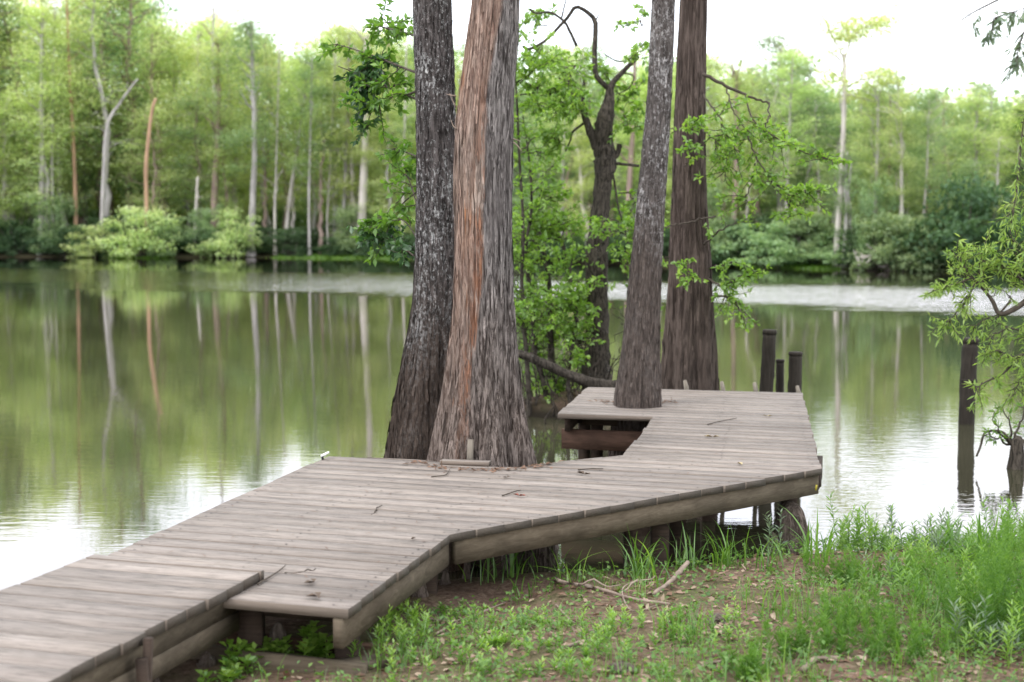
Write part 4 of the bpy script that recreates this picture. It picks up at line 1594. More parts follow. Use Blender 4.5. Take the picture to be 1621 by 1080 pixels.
for k, (pts, w0, bark, leaf, vk, lab) in enumerate(named):
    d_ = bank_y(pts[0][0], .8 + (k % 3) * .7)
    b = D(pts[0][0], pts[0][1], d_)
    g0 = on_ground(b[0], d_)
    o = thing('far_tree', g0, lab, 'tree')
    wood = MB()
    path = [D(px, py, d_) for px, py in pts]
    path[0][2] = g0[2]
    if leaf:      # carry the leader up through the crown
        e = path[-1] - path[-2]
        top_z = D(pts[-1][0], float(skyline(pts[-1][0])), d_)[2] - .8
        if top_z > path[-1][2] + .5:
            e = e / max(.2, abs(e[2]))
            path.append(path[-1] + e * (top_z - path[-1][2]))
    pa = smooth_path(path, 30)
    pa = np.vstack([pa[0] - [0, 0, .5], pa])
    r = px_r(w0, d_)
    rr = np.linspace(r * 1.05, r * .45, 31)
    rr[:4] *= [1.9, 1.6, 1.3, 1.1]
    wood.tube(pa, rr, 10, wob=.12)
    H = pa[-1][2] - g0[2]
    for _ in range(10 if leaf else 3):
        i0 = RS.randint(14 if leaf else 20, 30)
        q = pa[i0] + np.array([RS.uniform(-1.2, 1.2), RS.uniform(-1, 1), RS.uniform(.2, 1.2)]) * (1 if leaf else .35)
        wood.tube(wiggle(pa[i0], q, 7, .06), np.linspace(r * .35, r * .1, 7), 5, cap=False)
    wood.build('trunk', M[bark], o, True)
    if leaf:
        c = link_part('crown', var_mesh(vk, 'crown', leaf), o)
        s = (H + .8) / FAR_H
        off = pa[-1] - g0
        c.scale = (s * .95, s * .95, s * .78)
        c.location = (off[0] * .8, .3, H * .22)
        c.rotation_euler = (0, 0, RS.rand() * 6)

# the broken orange snag
d_ = bank_y(232, .9)
b = D(232, 400, d_)
g0 = on_ground(b[0], d_)
o = thing('snag', g0, 'bare orange dead trunk with a broken bent top on the far bank', 'dead tree')
wood = MB()
path = [g0 + [0, 0, -.3]] + [D(x, y, d_) for x, y in ((232, 330), (231, 270), (235, 220), (241, 175), (247, 156))]
pa = smooth_path(path, 26)
wood.tube(pa, np.linspace(px_r(7, d_), px_r(5, d_), 26), 10, wob=.12)
wood.build('trunk', M['barkfar_orange'], o, True)

# the tall tree standing clear above the skyline
d_ = bank_y(1328, .8)
b = D(1322, 425, d_)
g0 = on_ground(b[0], d_)
o = thing('tall_far_tree', g0, 'tallest pale tree of the far bank with sparse flat crown against the sky', 'tree')
wood, lf = MB(), MB()
pa = pxpath([(1322, 428), (1328, 340), (1333, 270), (1336, 180), (1337, 110), (1335, 85)], d_, 40)
wood.tube(pa, np.linspace(px_r(10, d_), px_r(6, d_), 40), 10, wob=.08)
limbs = [[(1336, 95), (1328, 75), (1318, 60), (1312, 40)], [(1337, 95), (1345, 70), (1348, 55), (1352, 45)], [(1348, 60), (1365, 45), (1385, 38), (1398, 32)],
         [(1330, 95), (1318, 85), (1310, 78)], [(1346, 66), (1340, 50), (1338, 35)], [(1337, 140), (1360, 128), (1390, 122), (1408, 120)],
         [(1336, 130), (1322, 118), (1312, 108)], [(1337, 150), (1350, 150), (1370, 140)], [(1318, 60), (1305, 30), (1298, 20)]]
dens = [5, 12, 26, 3, 14, 20, 8, 12, 4]
for L_, dn_ in zip(limbs, dens):
    p_ = pxpath(L_, d_, 12)
    wood.tube(p_, np.linspace(px_r(4, d_), px_r(1.5, d_), 12), 5)
    for _ in range(dn_):
        c0 = p_[RS.randint(5, 12)] + RS.randn(3) * [.35, .4, .22]
        N = 26
        pos = c0 + RS.randn(N, 3) * [.25, .25, .1]
        lf.leaves(pos, RS.randn(N, 3), RS.randn(N, 3) * .5 + [0, 0, .8], .15, .09, RS.rand(N))
wood.build('trunk', M['barkfar_pale'], o, True)
lf.build('crown', M['far_yellow'], o)
# dead bare top poking over the left wood
d_ = bank_y(335, 5)
g0 = on_ground(D(338, 300, d_)[0], d_)
o = thing('bare_tree', g0, 'bare topped tree poking above the left far skyline', 'tree')
wood = MB()
pa = pxpath([(338, 380), (340, 200), (337, 80), (338, 10), (337, -15)], d_, 30)
wood.tube(pa, np.linspace(.16, .03, 30), 8)
for s_, (x0, y0, x1, y1) in enumerate(((338, 70, 352, 40), (338, 60, 322, 20), (338, 35, 348, 8), (338, 28, 330, 2), (352, 45, 366, 20), (340, 90, 360, 70))):
    wood.tube(wiggle(D(x0, y0, d_), D(x1, y1, d_), 8, .04), np.linspace(.05, .015, 8), 5)
wood.build('trunk', M['barkfar_grey'], o, True)

# filler trees, several rows deep
labs = {('barkfar_grey', 'far_yellow'): 'grey stemmed tree with yellow green spring leaves in the far wood',
        ('barkfar_grey', 'far_light'): 'grey stemmed tree with light green leaves in the far wood',
        ('barkfar_brown', 'far_light'): 'brown stemmed tree with light green leaves in the far wood',
        ('barkfar_brown', 'far_mid'): 'brown stemmed tree with mid green leaves in the far wood',
        ('barkfar_pale', 'far_yellow'): 'pale stemmed tree with yellow green spring leaves in the far wood',
        ('barkfar_dark', 'far_dark'): 'dark evergreen tree standing among paler trees in the far wood',
        ('barkfar_grey', 'far_mid'): 'grey stemmed tree with mid green leaves in the far wood'}
rows_ = [(2.5, 52, 1.0), (7.0, 46, 1.0), (13.0, 46, .98), (21.0, 50, .93)]
for ri, (dep, step, hf) in enumerate(rows_):
    px = -420 + RS.rand() * step
    while px < 2050:
        d_ = bank_y(px, dep + RS.uniform(-1.5, 1.5))
        top = float(skyline(px)) + (RS.uniform(-70, 75) if px < 250 else RS.uniform(-12, 55)) + (1 - hf) * 120
        x_ = (px - 810.5) / F * d_
        h = CAMZ + (350 - top) / F * d_ - on_ground(x_, d_)[2]
        ld = px < 800
        ch = RS.rand()
        if ri == 0:
            h *= RS.uniform(.55, .95)
        if px < 800:
            combo = [('barkfar_grey', 'far_yellow'), ('barkfar_grey', 'far_light'), ('barkfar_pale', 'far_yellow'), ('barkfar_brown', 'far_mid'), ('barkfar_brown', 'far_light')][int(ch * 4.99)]
        else:
            combo = [('barkfar_grey', 'far_light'), ('barkfar_grey', 'far_mid'), ('barkfar_pale', 'far_yellow'), ('barkfar_brown', 'far_mid'), ('barkfar_brown', 'far_light')][int(ch * 4.99)]
        if px > 1450 and RS.rand() < .25:
            combo = ('barkfar_dark', 'far_dark')
        vk = RS.randint(0, 8)
        far_tree(x_, d_, h, vk, combo[0], combo[1], labs[combo], 'trees of the far wood: ' + labs[combo], wide=1.15 if h > 9 else 1.35)
        px += step * RS.uniform(.6, 1.4)


# understory bushes
def bush_variant(seed, flat=.6):
    rs = np.random.RandomState(seed)
    st_, cr = MB(), MB()
    for _ in range(26):
        az = rs.rand() * 2 * PI
        r_ = rs.rand() ** .6 * 1.3
        top = np.array([math.cos(az) * r_ * 1.3, math.sin(az) * r_, rs.uniform(.15, 1.0) ** 1.6 * 2.6 * (1 - .3 * r_) + .15])
        st_.tube(wiggle([top[0] * .15, top[1] * .15, -.2], top, 6, .05), np.linspace(.04, .01, 6), 4, cap=False)
        for _ in range(3):
            cc = top + rs.randn(3) * [.3, .3, .22]
            R = rs.uniform(.3, .6)
            N = 70
            u = rs.randn(N, 3)
            u /= np.linalg.norm(u, axis=1)[:, None]
            pos = cc + u * R * rs.rand(N)[:, None] ** .45 * [1.2, 1.2, flat]
            s = rs.uniform(.09, .18, N)
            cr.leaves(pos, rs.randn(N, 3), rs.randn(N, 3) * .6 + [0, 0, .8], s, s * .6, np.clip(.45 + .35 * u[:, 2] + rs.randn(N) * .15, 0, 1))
    return st_, cr


BV = [bush_variant(300 + k, .45 + .15 * (k % 2)) for k in range(4)]
_bc = {}


def bush(x, y, s, sz, mat, label, group, k):
    z = on_ground(x, y)[2]
    o = thing('bush', (x, y, max(z, 0.0)), label, 'bush', group)
    o.scale = (s, s, sz)
    o.rotation_euler = (0, 0, RS.rand() * 6)
    for part, key, mt in (('stems', 0, 'barkfar_dark'), ('foliage', 1, mat)):
        kk = (k, key, mt)
        if kk not in _bc:
            _bc[kk] = BV[k][key].mesh('far_bush_' + part, M[mt])
        link_part(part, _bc[kk], o)


px = -300
while px < 1950:
    d_ = bank_y(px, RS.uniform(.2, 2.5))
    x_ = (px - 810.5) / F * d_
    if RS.rand() < .8:
        bush(x_, d_, RS.uniform(.6, 1.1), RS.uniform(.25, .8), 'far_dark', 'dark shady bush at the foot of the far trees', 'dark bushes on the far bank', RS.randint(4))
    else:
        bush(x_, d_, RS.uniform(.5, 1.1), RS.uniform(.4, 1.5), 'far_mid', 'mid green bush at the foot of the far trees', 'green bushes on the far bank', RS.randint(4))
    px += RS.uniform(16, 34)
for px, s, sz, mt, lab in ((225, 1.5, 1.1, 'far_light', 'wide bright green bush spreading over the water left of the forked snag'), (150, 1.0, .7, 'far_light', 'bright green bush left of the wide spreading bush'),
                           (1225, 1.2, .9, 'far_mid', 'bright green bush on the far bank right of the brown deck trunk'), (1420, 1.0, .9, 'far_mid', 'light green bush behind the grey driftwood on the far bank'),
                           (1520, 1.6, 1.6, 'far_dark', 'big dark green bush on the right far bank'), (365, 1.0, 1.0, 'far_light', 'small bright bush right of the thick brown far tree')):
    d_ = bank_y(px, -.2)
    bush((px - 810.5) / F * d_, d_, s, sz, mt, lab, None, int(RS.randint(4)))

# distant woodland mass closing the view
mb = MB()
for dep, n_ in ((24, 1900), (31, 1900), (39, 1900)):
    for _ in range(n_):
        px = RS.uniform(-700, 2350)
        d_ = bank_y(px, dep + RS.uniform(-4, 4))
        x_ = (px - 810.5) / F * d_
        ztop = CAMZ + (350 - (float(skyline(px)) + 45)) / F * d_
        cz = RS.uniform(.2, max(2, ztop)) if RS.rand() < .4 else RS.uniform(.2, 6.5)
        N = 50
        u = RS.randn(N, 3)
        pos = np.array([x_, d_, cz]) + u * [1.1, .9, .6]
        s = RS.uniform(.3, .6, N)
        mb.leaves(pos, RS.randn(N, 3), RS.randn(N, 3) * .6 + [0, 0, .7], s, s * .6, np.clip(RS.rand() * .6 + RS.rand(N) * .4, 0, 1))
tag(mb.build('distant_woodland', M['far_mid']), None, 'woodland', kind='stuff')
# grassy strips on the far bank
mb = MB()
for (x0, x1) in ((440, 640), (1180, 1320), (180, 260)):
    N = 3500
    for px in RS.uniform(x0, x1, 160):
        d_ = bank_y(px, RS.uniform(-.6, 1.6))
        x_ = (px - 810.5) / F * d_
        n_ = 26
        r_ = np.stack([x_ + RS.randn(n_) * .3, d_ + RS.randn(n_) * .3, np.full(n_, 0.0)], -1)
        r_[:, 2] = np.maximum(-.02, height(r_[:, 0], r_[:, 1]))
        mb.blades(r_, RS.uniform(.1, .24, n_), .03, .9, RS.rand(n_), 2)
tag(mb.build('bank_grass', M['grass']), None, 'grass', kind='stuff')
# grey driftwood at the right
mb = MB()
d_ = bank_y(1390, -.4)
for _ in range(16):
    p0 = D(RS.uniform(1355, 1420), RS.uniform(405, 420), d_)
    q0 = p0 + np.array([RS.uniform(-1, 1), RS.uniform(-.3, .3), RS.uniform(-.2, .6)])
    mb.tube(wiggle(p0, q0, 8, .05), np.linspace(.06, .02, 8), 5)
tag(mb.build('driftwood', M['barkfar_pale']), 'tangle of grey driftwood on the far bank below the grey trees', 'driftwood')

# ------------------------------------------------------------------ foreground plants
def in_deck(x, y):
    """true under the deck or the walkway"""
    inside = np.zeros(len(x), bool)
    for poly in (np.array(outline)[:, :2], np.array([far_r, rw[0], rw[1], far_l])[:, :2]):
        c_ = np.zeros(len(x), bool)
        n_ = len(poly)
        for a in range(n_):
            x1, y1 = poly[a]
            x2, y2 = poly[(a + 1) % n_]
            cond = ((y1 > y) != (y2 > y)) & (x < (x2 - x1) * (y - y1) / (y2 - y1 + 1e-12) + x1)
            c_ ^= cond
        inside |= c_
    return inside


def scatter(n, x0, x1, y0, y1, dens=None, shore=.05):
    x = RS.uniform(x0, x1, n)
    y = RS.uniform(y0, y1, n)
    ok = (near_dist(x, y) > shore) & ~in_deck(x, y)
    if dens is not None:
        ok &= RS.rand(n) < dens(x, y)
    x, y = x[ok], y[ok]
    return np.stack([x, y, height(x, y)], -1)


def lush(x, y):
    """how green the bank is: greener at the right and along the water"""
    d = near_dist(x, y)
    a = np.clip((x - .9) / 1.3, 0, 1) * (.62 + .5 * vnoise(x * 1.6, y * 2.2, 4.0))
    a = np.maximum(a, np.exp(-((d - .35) / .4) ** 2) * .95 * np.clip((x + .3) / .4, 0, 1))
    a = np.maximum(a, np.exp(-(((x + .45) / .35) ** 2 + ((y - 4.45) / .5) ** 2)) * .9)
    pn = fbm(x * 1.9 + 5, y * 1.9, 0, 3)
    return np.clip(a * (.75 + .7 * pn) + .55 * np.clip(pn + .3, 0, 1) + .10, 0, 1)


# dead leaves and needles
mb = MB()
pts = scatter(24000, -3.2, 5.5, 2.2, 8.4, lambda x, y: .85)
N = len(pts)
d3 = RS.randn(N, 3) * [1, 1, .18]
up = RS.randn(N, 3) * .35 + [0, 0, 1]
s = RS.uniform(.02, .06, N)
mb.leaves(pts + [0, 0, .006], d3, up, s, s * RS.uniform(.3, .65, N), RS.rand(N), fold=.15)
pts = scatter(9000, -3.2, 5.5, 2.2, 8.4, lambda x, y: .85)
N = len(pts)
mb.leaves(pts + [0, 0, .008], RS.randn(N, 3) * [1, 1, .12], np.tile([0, 0, 1.0], (N, 1)) + RS.randn(N, 3) * .2, RS.uniform(.05, .13, N), .0035, RS.rand(N) * .6, fold=.1)
tag(mb.build('leaf_litter', M['litter']), None, 'leaf litter', kind='stuff')

# low ground cover: tiny leaves in rosettes
mb = MB()
pts = scatter(16000, -2.6, 6, 2.4, 8.6, lambda x, y: .17 + .8 * lush(x, y))
for k in range(7):
    N = len(pts)
    hh = RS.uniform(.005, .07, N)
    off = RS.randn(N, 3) * [.022, .022, 0]
    az = RS.rand(N) * 2 * PI
    dd = np.stack([np.cos(az), np.sin(az), RS.uniform(.1, .8, N)], -1)
    s = RS.uniform(.014, .032, N)
    mb.leaves(pts + off + np.stack([0 * hh, 0 * hh, hh], -1), dd, RS.randn(N, 3) * .3 + [0, 0, 1], s, s * .55, RS.rand(N))
tag(mb.build('ground_cover', M['cover']), None, 'ground cover', kind='stuff')

# grass: fine tufts
mb = MB()
tuft = scatter(4600, -2.4, 6.2, 2.3, 8.7, lambda x, y: lush(x, y) ** 1.2)
for c0 in tuft:
    n_ = RS.randint(6, 18)
    hgt = RS.uniform(.04, .14) * (1 + .25 * (c0[0] > 1.2))
    r_ = c0 + np.stack([RS.randn(n_) * .025, RS.randn(n_) * .025, np.zeros(n_)], -1)
    tone = RS.rand()
    mb.blades(r_, hgt * RS.uniform(.6, 1.3, n_), RS.uniform(.002, .0045, n_), RS.uniform(.1, .9, n_), np.clip(tone * .6 + RS.rand(n_) * .4, 0, 1), 4)
tag(mb.build('grass', M['grass']), None, 'grass', kind='stuff')


def clump(px, py, n_, hgt, wid, lean, label, name='grass_clump', spread=.05, mat='grass', group='strappy grass clumps along the water edge'):
    c0 = G(px, py)
    o = MB()
    r_ = c0 + np.stack([RS.randn(n_) * spread, RS.randn(n_) * spread, np.zeros(n_)], -1)
    r_[:, 2] = height(r_[:, 0], r_[:, 1]) - .01
    o.blades(r_, hgt * RS.uniform(.5, 1.15, n_), wid * RS.uniform(.6, 1.2, n_), RS.uniform(lean * .2, lean * 1.4, n_), np.clip(.35 + RS.randn(n_) * .25, 0, 1), 7)
    return tag(o.build(name, M[mat]), label, 'grass', group)


clump(812, 915, 16, .34, .016, .6, 'upright strappy grass clump below the bend in the deck rim')
clump(770, 925, 12, .26, .009, .9, 'thin arching grass clump left of the upright clump under the rim bend')
clump(905, 925, 16, .22, .010, .9, 'short grass clump in front of the gap where water shows under the deck')
clump(1010, 915, 26, .30, .013, .7, 'broad bladed grass clump right of the water gap under the deck')
clump(1080, 905, 30, .28, .010, .8, 'dense pale green grass clump under the middle of the right rim')
clump(1150, 900, 34, .28, .009, .8, 'tall fine grass clump left of the burly stump under the deck')
clump(1215, 905, 24, .24, .009, .8, 'grass clump just in front of the burly stump')
clump(1298, 895, 22, .34, .014, .6, 'yellowish strap leaved clump at the right front corner of the deck')
clump(960, 900, 14, .34, .014, .6, 'leaning grass clump with two long blades left of centre on the bank')
clump(1030, 930, 20, .2, .009, .8, 'short grass clump behind the fallen stick')
clump(850, 945, 14, .18, .008, .9, 'small grass tuft above the bare leaf litter')
clump(1230, 980, 40, .2, .006, .5, 'soft fine green tuft near the stone', spread=.08)
clump(1085, 1010, 70, .17, .005, .45, 'rounded fine green tuft standing in bare litter', spread=.07)
clump(640, 1055, 90, .13, .005, .5, 'fine green tuft at the bottom edge below the deck corner', spread=.10)
clump(1240, 1070, 80, .14, .006, .5, 'fine green tuft at the bottom edge right of centre', spread=.1)
clump(1490, 880, 20, .3, .022, .6, 'wide bladed purplish green clump at the water edge on the right')
clump(1555, 900, 24, .32, .024, .45, 'tall wide bladed clump beside the feathery bush')
clump(1450, 960, 18, .2, .012, .7, 'light green strappy clump in the weeds on the right')


def forb(px, py, n_st, hgt, L, W, mat, label, spread=.08, nl=22, name='weed', group='leafy weeds on the near bank', lift=.35, cat='plant', pt=None):
    c0 = G(px, py) if pt is None else pt
    o = thing(name, c0, label, cat, group)
    st_, lf_ = MB(), MB()
    for _ in range(n_st):
        b = c0 + np.array([RS.randn() * spread, RS.randn() * spread, 0])
        b[2] = float(height(b[0:1], b[1:2])[0]) - .01
        h = hgt * RS.uniform(.6, 1.15)
        q = b + np.array([RS.randn() * .12 * h, RS.randn() * .12 * h, h])
        sp = wiggle(b, q, 7, .006)
        st_.tube(sp, np.linspace(.0025, .001, 7), 4, cap=False)
        t_ = np.linspace(.12, 1, nl) + RS.randn(nl) * .01
        c = np.stack([np.interp(t_, np.linspace(0, 1, 7), sp[:, a]) for a in range(3)], -1)
        az = np.arange(nl) * 2.4 + RS.rand() * 6
        dd = np.stack([np.cos(az), np.sin(az), lift + .5 * t_ + RS.randn(nl) * .15], -1)
        s = (1.1 - .55 * np.abs(t_ - .5) * 1.2) * RS.uniform(.75, 1.15, nl)
        lf_.leaves(c, dd, np.tile([0, 0, 1.0], (nl, 1)) + RS.randn(nl, 3) * .15, L * s, W * s, np.clip(RS.rand() * .4 + .5 * t_ + RS.randn(nl) * .1, 0, 1))
    st_.build('stem', M[mat], o)
    lf_.build('foliage', M[mat], o)
    return o


forb(1222, 880, 3, .33, .05, .014, 'leaf_pale', 'grey green narrow leaved weed standing in front of the burly stump', .02, 22)
forb(1165, 870, 3, .24, .055, .014, 'leaf_pale', 'dark leaved weed with pale underside left of the burly stump', .04, 16)
forb(1110, 880, 2, .22, .06, .016, 'leaf_mid', 'drooping leaved weed under the middle of the right rim', .03, 14)
forb(1328, 850, 3, .30, .06, .018, 'leaf_mid', 'leafy weed silhouetted against the bright water right of the deck corner', .05, 18)
forb(380, 1052, 14, .09, .05, .032, 'leaf_fresh', 'low bright leafy plant left of the pointed cypress knee', .07, 9, lift=.2)
forb(430, 1052, 10, .07, .045, .03, 'leaf_fresh', 'low bright leafy plant in front of the pointed cypress knee', .05, 8, lift=.2)
forb(500, 1040, 16, .10, .05, .034, 'leaf_fresh', 'low bright leafy plant right of the pointed cypress knee', .06, 9, lift=.2)
forb(360, 1085, 8, .05, .04, .03, 'leaf_fresh', 'small bright leafy plant at the bottom edge by the walkway', .04, 8, lift=.2)
for k, (px, py, n_, h, mt, lab) in enumerate((
        (610, 1000, 9, .17, 'leaf_fresh', 'feathery green weed below the front corner of the deck'),
        (595, 1040, 8, .14, 'leaf_fresh', 'feathery green weed left of the bottom edge tuft'),
        (660, 1010, 7, .12, 'leaf_fresh', 'small feathery weed in the dark soil by the deck'),
        (960, 1010, 6, .12, 'leaf_fresh', 'small soft weed in the middle of the leaf litter'),
        (800, 1020, 8, .06, 'leaf_fresh', 'flat patch of light green weed in the litter'),
        (900, 1060, 8, .06, 'leaf_fresh', 'flat patch of small weed at the bottom centre'))):
    forb(px, py, n_, h, .035, .009, mt, lab, .06, 26, lift=.5)
spots = [(x, y) for x in (640, 700, 760, 830, 890, 950, 1010, 1070, 1130, 1190) for y in (985, 1025, 1065)]
for i_, (px, py) in enumerate(spots):
    if RS.rand() < .25:
        continue
    mt = ('leaf_fresh', 'leaf_mid')[i_ % 2]
    forb(px + RS.uniform(-28, 28), py + RS.uniform(-16, 16), RS.randint(4, 9), RS.uniform(.05, .12), .03, .011, mt,
         ('bright' if i_ % 2 == 0 else 'mid') + ' green low weed sprouting from the leaf litter', .07, 16, group=('bright' if i_ % 2 == 0 else 'mid') + ' weeds in the litter', lift=.4)
# the weedy stand at the right water edge
k = 0
wl_pts = []
for _ in range(150):
    x, y = RS.uniform(1.75, 4.6), RS.uniform(5.4, 8.6)
    d = float(near_dist(np.array([x]), np.array([y]))[0])
    if d < .04 or bool(in_deck(np.array([x]), np.array([y]))[0]):
        continue
    wl_pts.append((x, y, d))
for (x, y, d) in wl_pts:
    mt = ['leaf_mid', 'leaf_fresh', 'leaf_pale', 'leaf_mid'][RS.randint(4)]
    h = RS.uniform(.13, .30) * (1.1 if d < 1 else .75)
    tone = {'leaf_mid': 'mid green', 'leaf_fresh': 'bright green', 'leaf_pale': 'grey green'}[mt]
    forb(0, 0, 5, h, .055, .011, mt, tone + ' narrow leaved weed in the tall stand at the right water edge', .07, 24,
         group=tone + ' weeds in the tall stand at the right', pt=on_ground(x, y))


# feathery bushes close to the camera (dog fennel)
def fennel(px, py, n_, h, spread, label):
    c0 = G(px, py)
    o = thing('feathery_weed', c0, label, 'plant', 'feathery weeds close to the camera')
    lf_ = MB()
    for _ in range(n_):
        b = c0 + np.array([RS.randn() * spread, RS.randn() * spread, 0])
        b[2] = float(height(b[0:1], b[1:2])[0]) - .01
        hh = h * RS.uniform(.55, 1.1)
        q = b + np.array([RS.randn() * .14 * hh, RS.randn() * .14 * hh, hh])
        sp = wiggle(b, q, 7, .006)
        N = 110
        t_ = RS.uniform(.08, 1, N)
        c = np.stack([np.interp(t_, np.linspace(0, 1, 7), sp[:, a]) for a in range(3)], -1)
        az = RS.rand(N) * 2 * PI
        dd = np.stack([np.cos(az), np.sin(az), RS.uniform(.5, 1.4, N)], -1)
        lf_.leaves(c, dd, RS.randn(N, 3), RS.uniform(.02, .05, N) * (1.15 - .6 * t_), .0035, np.clip(.25 + .5 * t_ + RS.randn(N) * .12, 0, 1), fold=.2)
    lf_.build('foliage', M['fennel'], o)


fennel(1575, 1010, 90, .42, .15, 'big feathery green bush in the bottom right corner')
fennel(1640, 960, 60, .42, .15, 'feathery green bush cut by the right edge')
fennel(1350, 1010, 26, .22, .10, 'feathery green weed below the tall stand')
fennel(1280, 1040, 24, .16, .09, 'feathery weed at the bottom right of centre')
fennel(1420, 1050, 22, .18, .09, 'feathery weed left of the big corner bush')
fennel(1330, 930, 22, .19, .08, 'feathery weed behind the stand right of the deck corner')
fennel(1440, 930, 26, .19, .10, 'feathery weed in the middle of the right hand stand')
fennel(1180, 1070, 14, .12, .06, 'small feathery weed at the bottom edge')


# ------------------------------------------------------------------ knees, stump, sticks, stone
def knee(c0, rw_, h, label, name='cypress_knee', cat='cypress knee', lumps=.18, top=.45, lean=0):
    m = 26
    zz = np.linspace(-.05, h, m)
    u = np.clip(zz / h, 0, 1)
    rr = rw_ * (top + (1 - top) * (1 - u) ** 1.4) * np.sqrt(np.clip(1 - u ** 5, 0.02, 1))
    n_ = 40
    th = np.linspace(0, 2 * PI, n_, endpoint=False)
    T_, Z_ = np.meshgrid(th, zz)
    k = c0[0] * 7
    R_ = rr[:, None] * (1 + lumps * fbm(np.cos(T_) * 1.6 + k, np.sin(T_) * 1.6, Z_ / h * 2.5, 3) + .05 * vnoise(np.cos(T_) * 8, np.sin(T_) * 8, Z_ * 12))
    V = np.stack([c0[0] + R_ * np.cos(T_) + lean * u[:, None] ** 1.5, c0[1] + R_ * np.sin(T_), c0[2] + Z_], -1).reshape(-1, 3)
    mb = MB()
    ii = np.arange(m - 1)[:, None] * n_
    jj = np.arange(n_)[None, :]
    mb.add(V, np.stack([ii + jj, ii + (jj + 1) % n_, ii + n_ + (jj + 1) % n_, ii + n_ + jj], -1).reshape(-1, 4), .5)
    topv = np.array([[c0[0] + lean, c0[1], c0[2] + h * 1.0]])
    V2 = np.vstack([V[-n_:], topv])
    kk = np.arange(n_)
    mb.add(V2, np.stack([kk, (kk + 1) % n_, np.full(n_, n_), kk], -1), .5)
    return tag(mb.build(name, M['knee'], None, True), label, cat, 'cypress knees by the deck' if name == 'cypress_knee' else None)


g_ = G(441, 1040)
knee(g_, .047, .125, 'pointed grey cypress knee under the front edge of the deck', top=.55)
knee(G(328, 1058), .035, .05, 'small dark cypress knee beside the walkway side board', lumps=.3)
knee(G(592, 962), .05, .13, 'cypress knee beneath the front corner of the rim', top=.3, lean=-.04)
knee(G(739, 915), .02, .12, 'thin pointed cypress knee under the bend in the rim', top=.5)
knee(G(705, 925), .03, .07, 'low rounded cypress knee left of the thin pointed one')
knee(G(665, 945), .04, .09, 'broad dark cypress knee in the shade under the rim')
knee(G(238, 1095), .05, .10, 'cypress knee behind the split stake of the walkway')
q = D(1252, 872, 7.97)
knee(q + [0, .03, -.02], .10, .30, 'burly knobbly stump under the right front corner of the deck', 'burly_stump', 'stump', .28, .85)
knee(D(1222, 878, 7.9), .055, .13, 'low cypress knee at the foot of the burly stump', lumps=.3)
knee(G(1138, 985), .05, .035, 'rounded grey stone in the grass right of the fallen stick', 'stone', 'stone', .25, .9)
knee(G(985, 1062), .05, .03, 'grey stone at the bottom of the leaf litter', 'stone', 'stone', .3, .9)


def stick(pts, w0, w1, label, mat='drytwig', z=.012, forks=()):
    c_ = []
    for q_ in pts:
        p_ = G(q_[0], q_[1])
        p_[2] += z + (q_[2] if len(q_) > 2 else 0)
        c_.append(p_)
    mb = MB()
    pa = smooth_path(c_, 22)
    mb.tube(pa, np.linspace(w0, w1, 22), 7, wob=.25, rnd=.5)
    for i0, dx, dy, dz in forks:
        mb.tube(wiggle(pa[i0], pa[i0] + [dx, dy, dz], 8, .012), np.linspace(w1, w1 * .4, 8), 5)
    return tag(mb.build('stick', M[mat], None, True), label, 'stick', 'fallen sticks on the bank')


stick([(862, 905, .05), (880, 925), (940, 938), (1000, 952), (1060, 962)], .010, .006, 'long grey fallen stick curving below the water gap', forks=((8, .2, -.12, .03), (14, .18, .12, .06)))
stick([(1035, 948), (1062, 932, .02), (1088, 914, .05)], .010, .013, 'broken stick with pale end tilting up in the grass')
stick([(1010, 935, .04), (985, 950, .03), (1000, 975), (1040, 965)], .004, .003, 'thin looping twig beside the broken stick')
stick([(880, 962), (900, 985), (912, 992)], .005, .003, 'short red brown twig in the litter')
stick([(895, 1030), (930, 1020), (965, 1035)], .006, .003, 'forked reddish twig at the bottom centre', forks=((8, -.03, -.02, .05), (12, -.04, .05, .04)))
stick([(660, 985), (720, 990), (775, 972)], .006, .004, 'slender twig left of centre in the leaf litter', forks=((6, .06, .05, .03),))
stick([(690, 1010), (740, 985), (800, 960)], .005, .003, 'thin dark twig crossing the litter under the rim')
stick([(760, 835, .26), (800, 868, .14), (850, 900, .02)], .005, .006, 'bare stick leaning down from the rim bend')
stick([(383, 985, .12), (395, 1020, .02), (401, 1045)], .008, .007, 'pale broken stick leaning under the deck front edge', 'stake')
stick([(1090, 1075), (1130, 1055), (1190, 1050)], .008, .005, 'grey stick at the bottom edge right of centre')
stick([(1270, 1070), (1290, 1055), (1330, 1050)], .012, .008, 'thick pale stick in weeds at the bottom right')

# twigs and leaves dropped on the deck
mbt = [([(452, 925 - 20), (500, 900)], 'dark twig lying by the end of the walkway'), ([(683, 755), (705, 752), (712, 743)], 'bent dark twig on the deck below the lichen trunk'),
       ([(795, 785), (815, 778), (825, 776)], 'fine twig on the deck next to the red leaf'), ([(408, 925), (440, 905), (452, 895)], 'thin twig beside the raised walkway edge'),
       ([(590, 812), (605, 800)], 'tiny twig in the middle of the near deck'), ([(915, 744), (935, 742), (955, 742)], 'brown twig on the deck before the notch'),
       ([(1120, 672), (1135, 668), (1166, 662)], 'pale twig on the far deck section')]
for pts, lab in mbt:
    mb = MB()
    c_ = [P(a, b, ZD + .008) for a, b in pts]
    pa = wiggle(c_[0], c_[-1], 8, .008) if len(c_) == 2 else smooth_path(c_, 10)
    mb.tube(pa, np.linspace(.004, .0022, len(pa)), 5, rnd=.3)
    tag(mb.build('twig', M['twig']), lab, 'twig', 'twigs dropped on the deck')
t = NT("red_dead_leaf")
M['redleaf'] = t.principled((.26, .07, .045), .7)
t = NT("brown_dead_leaf")
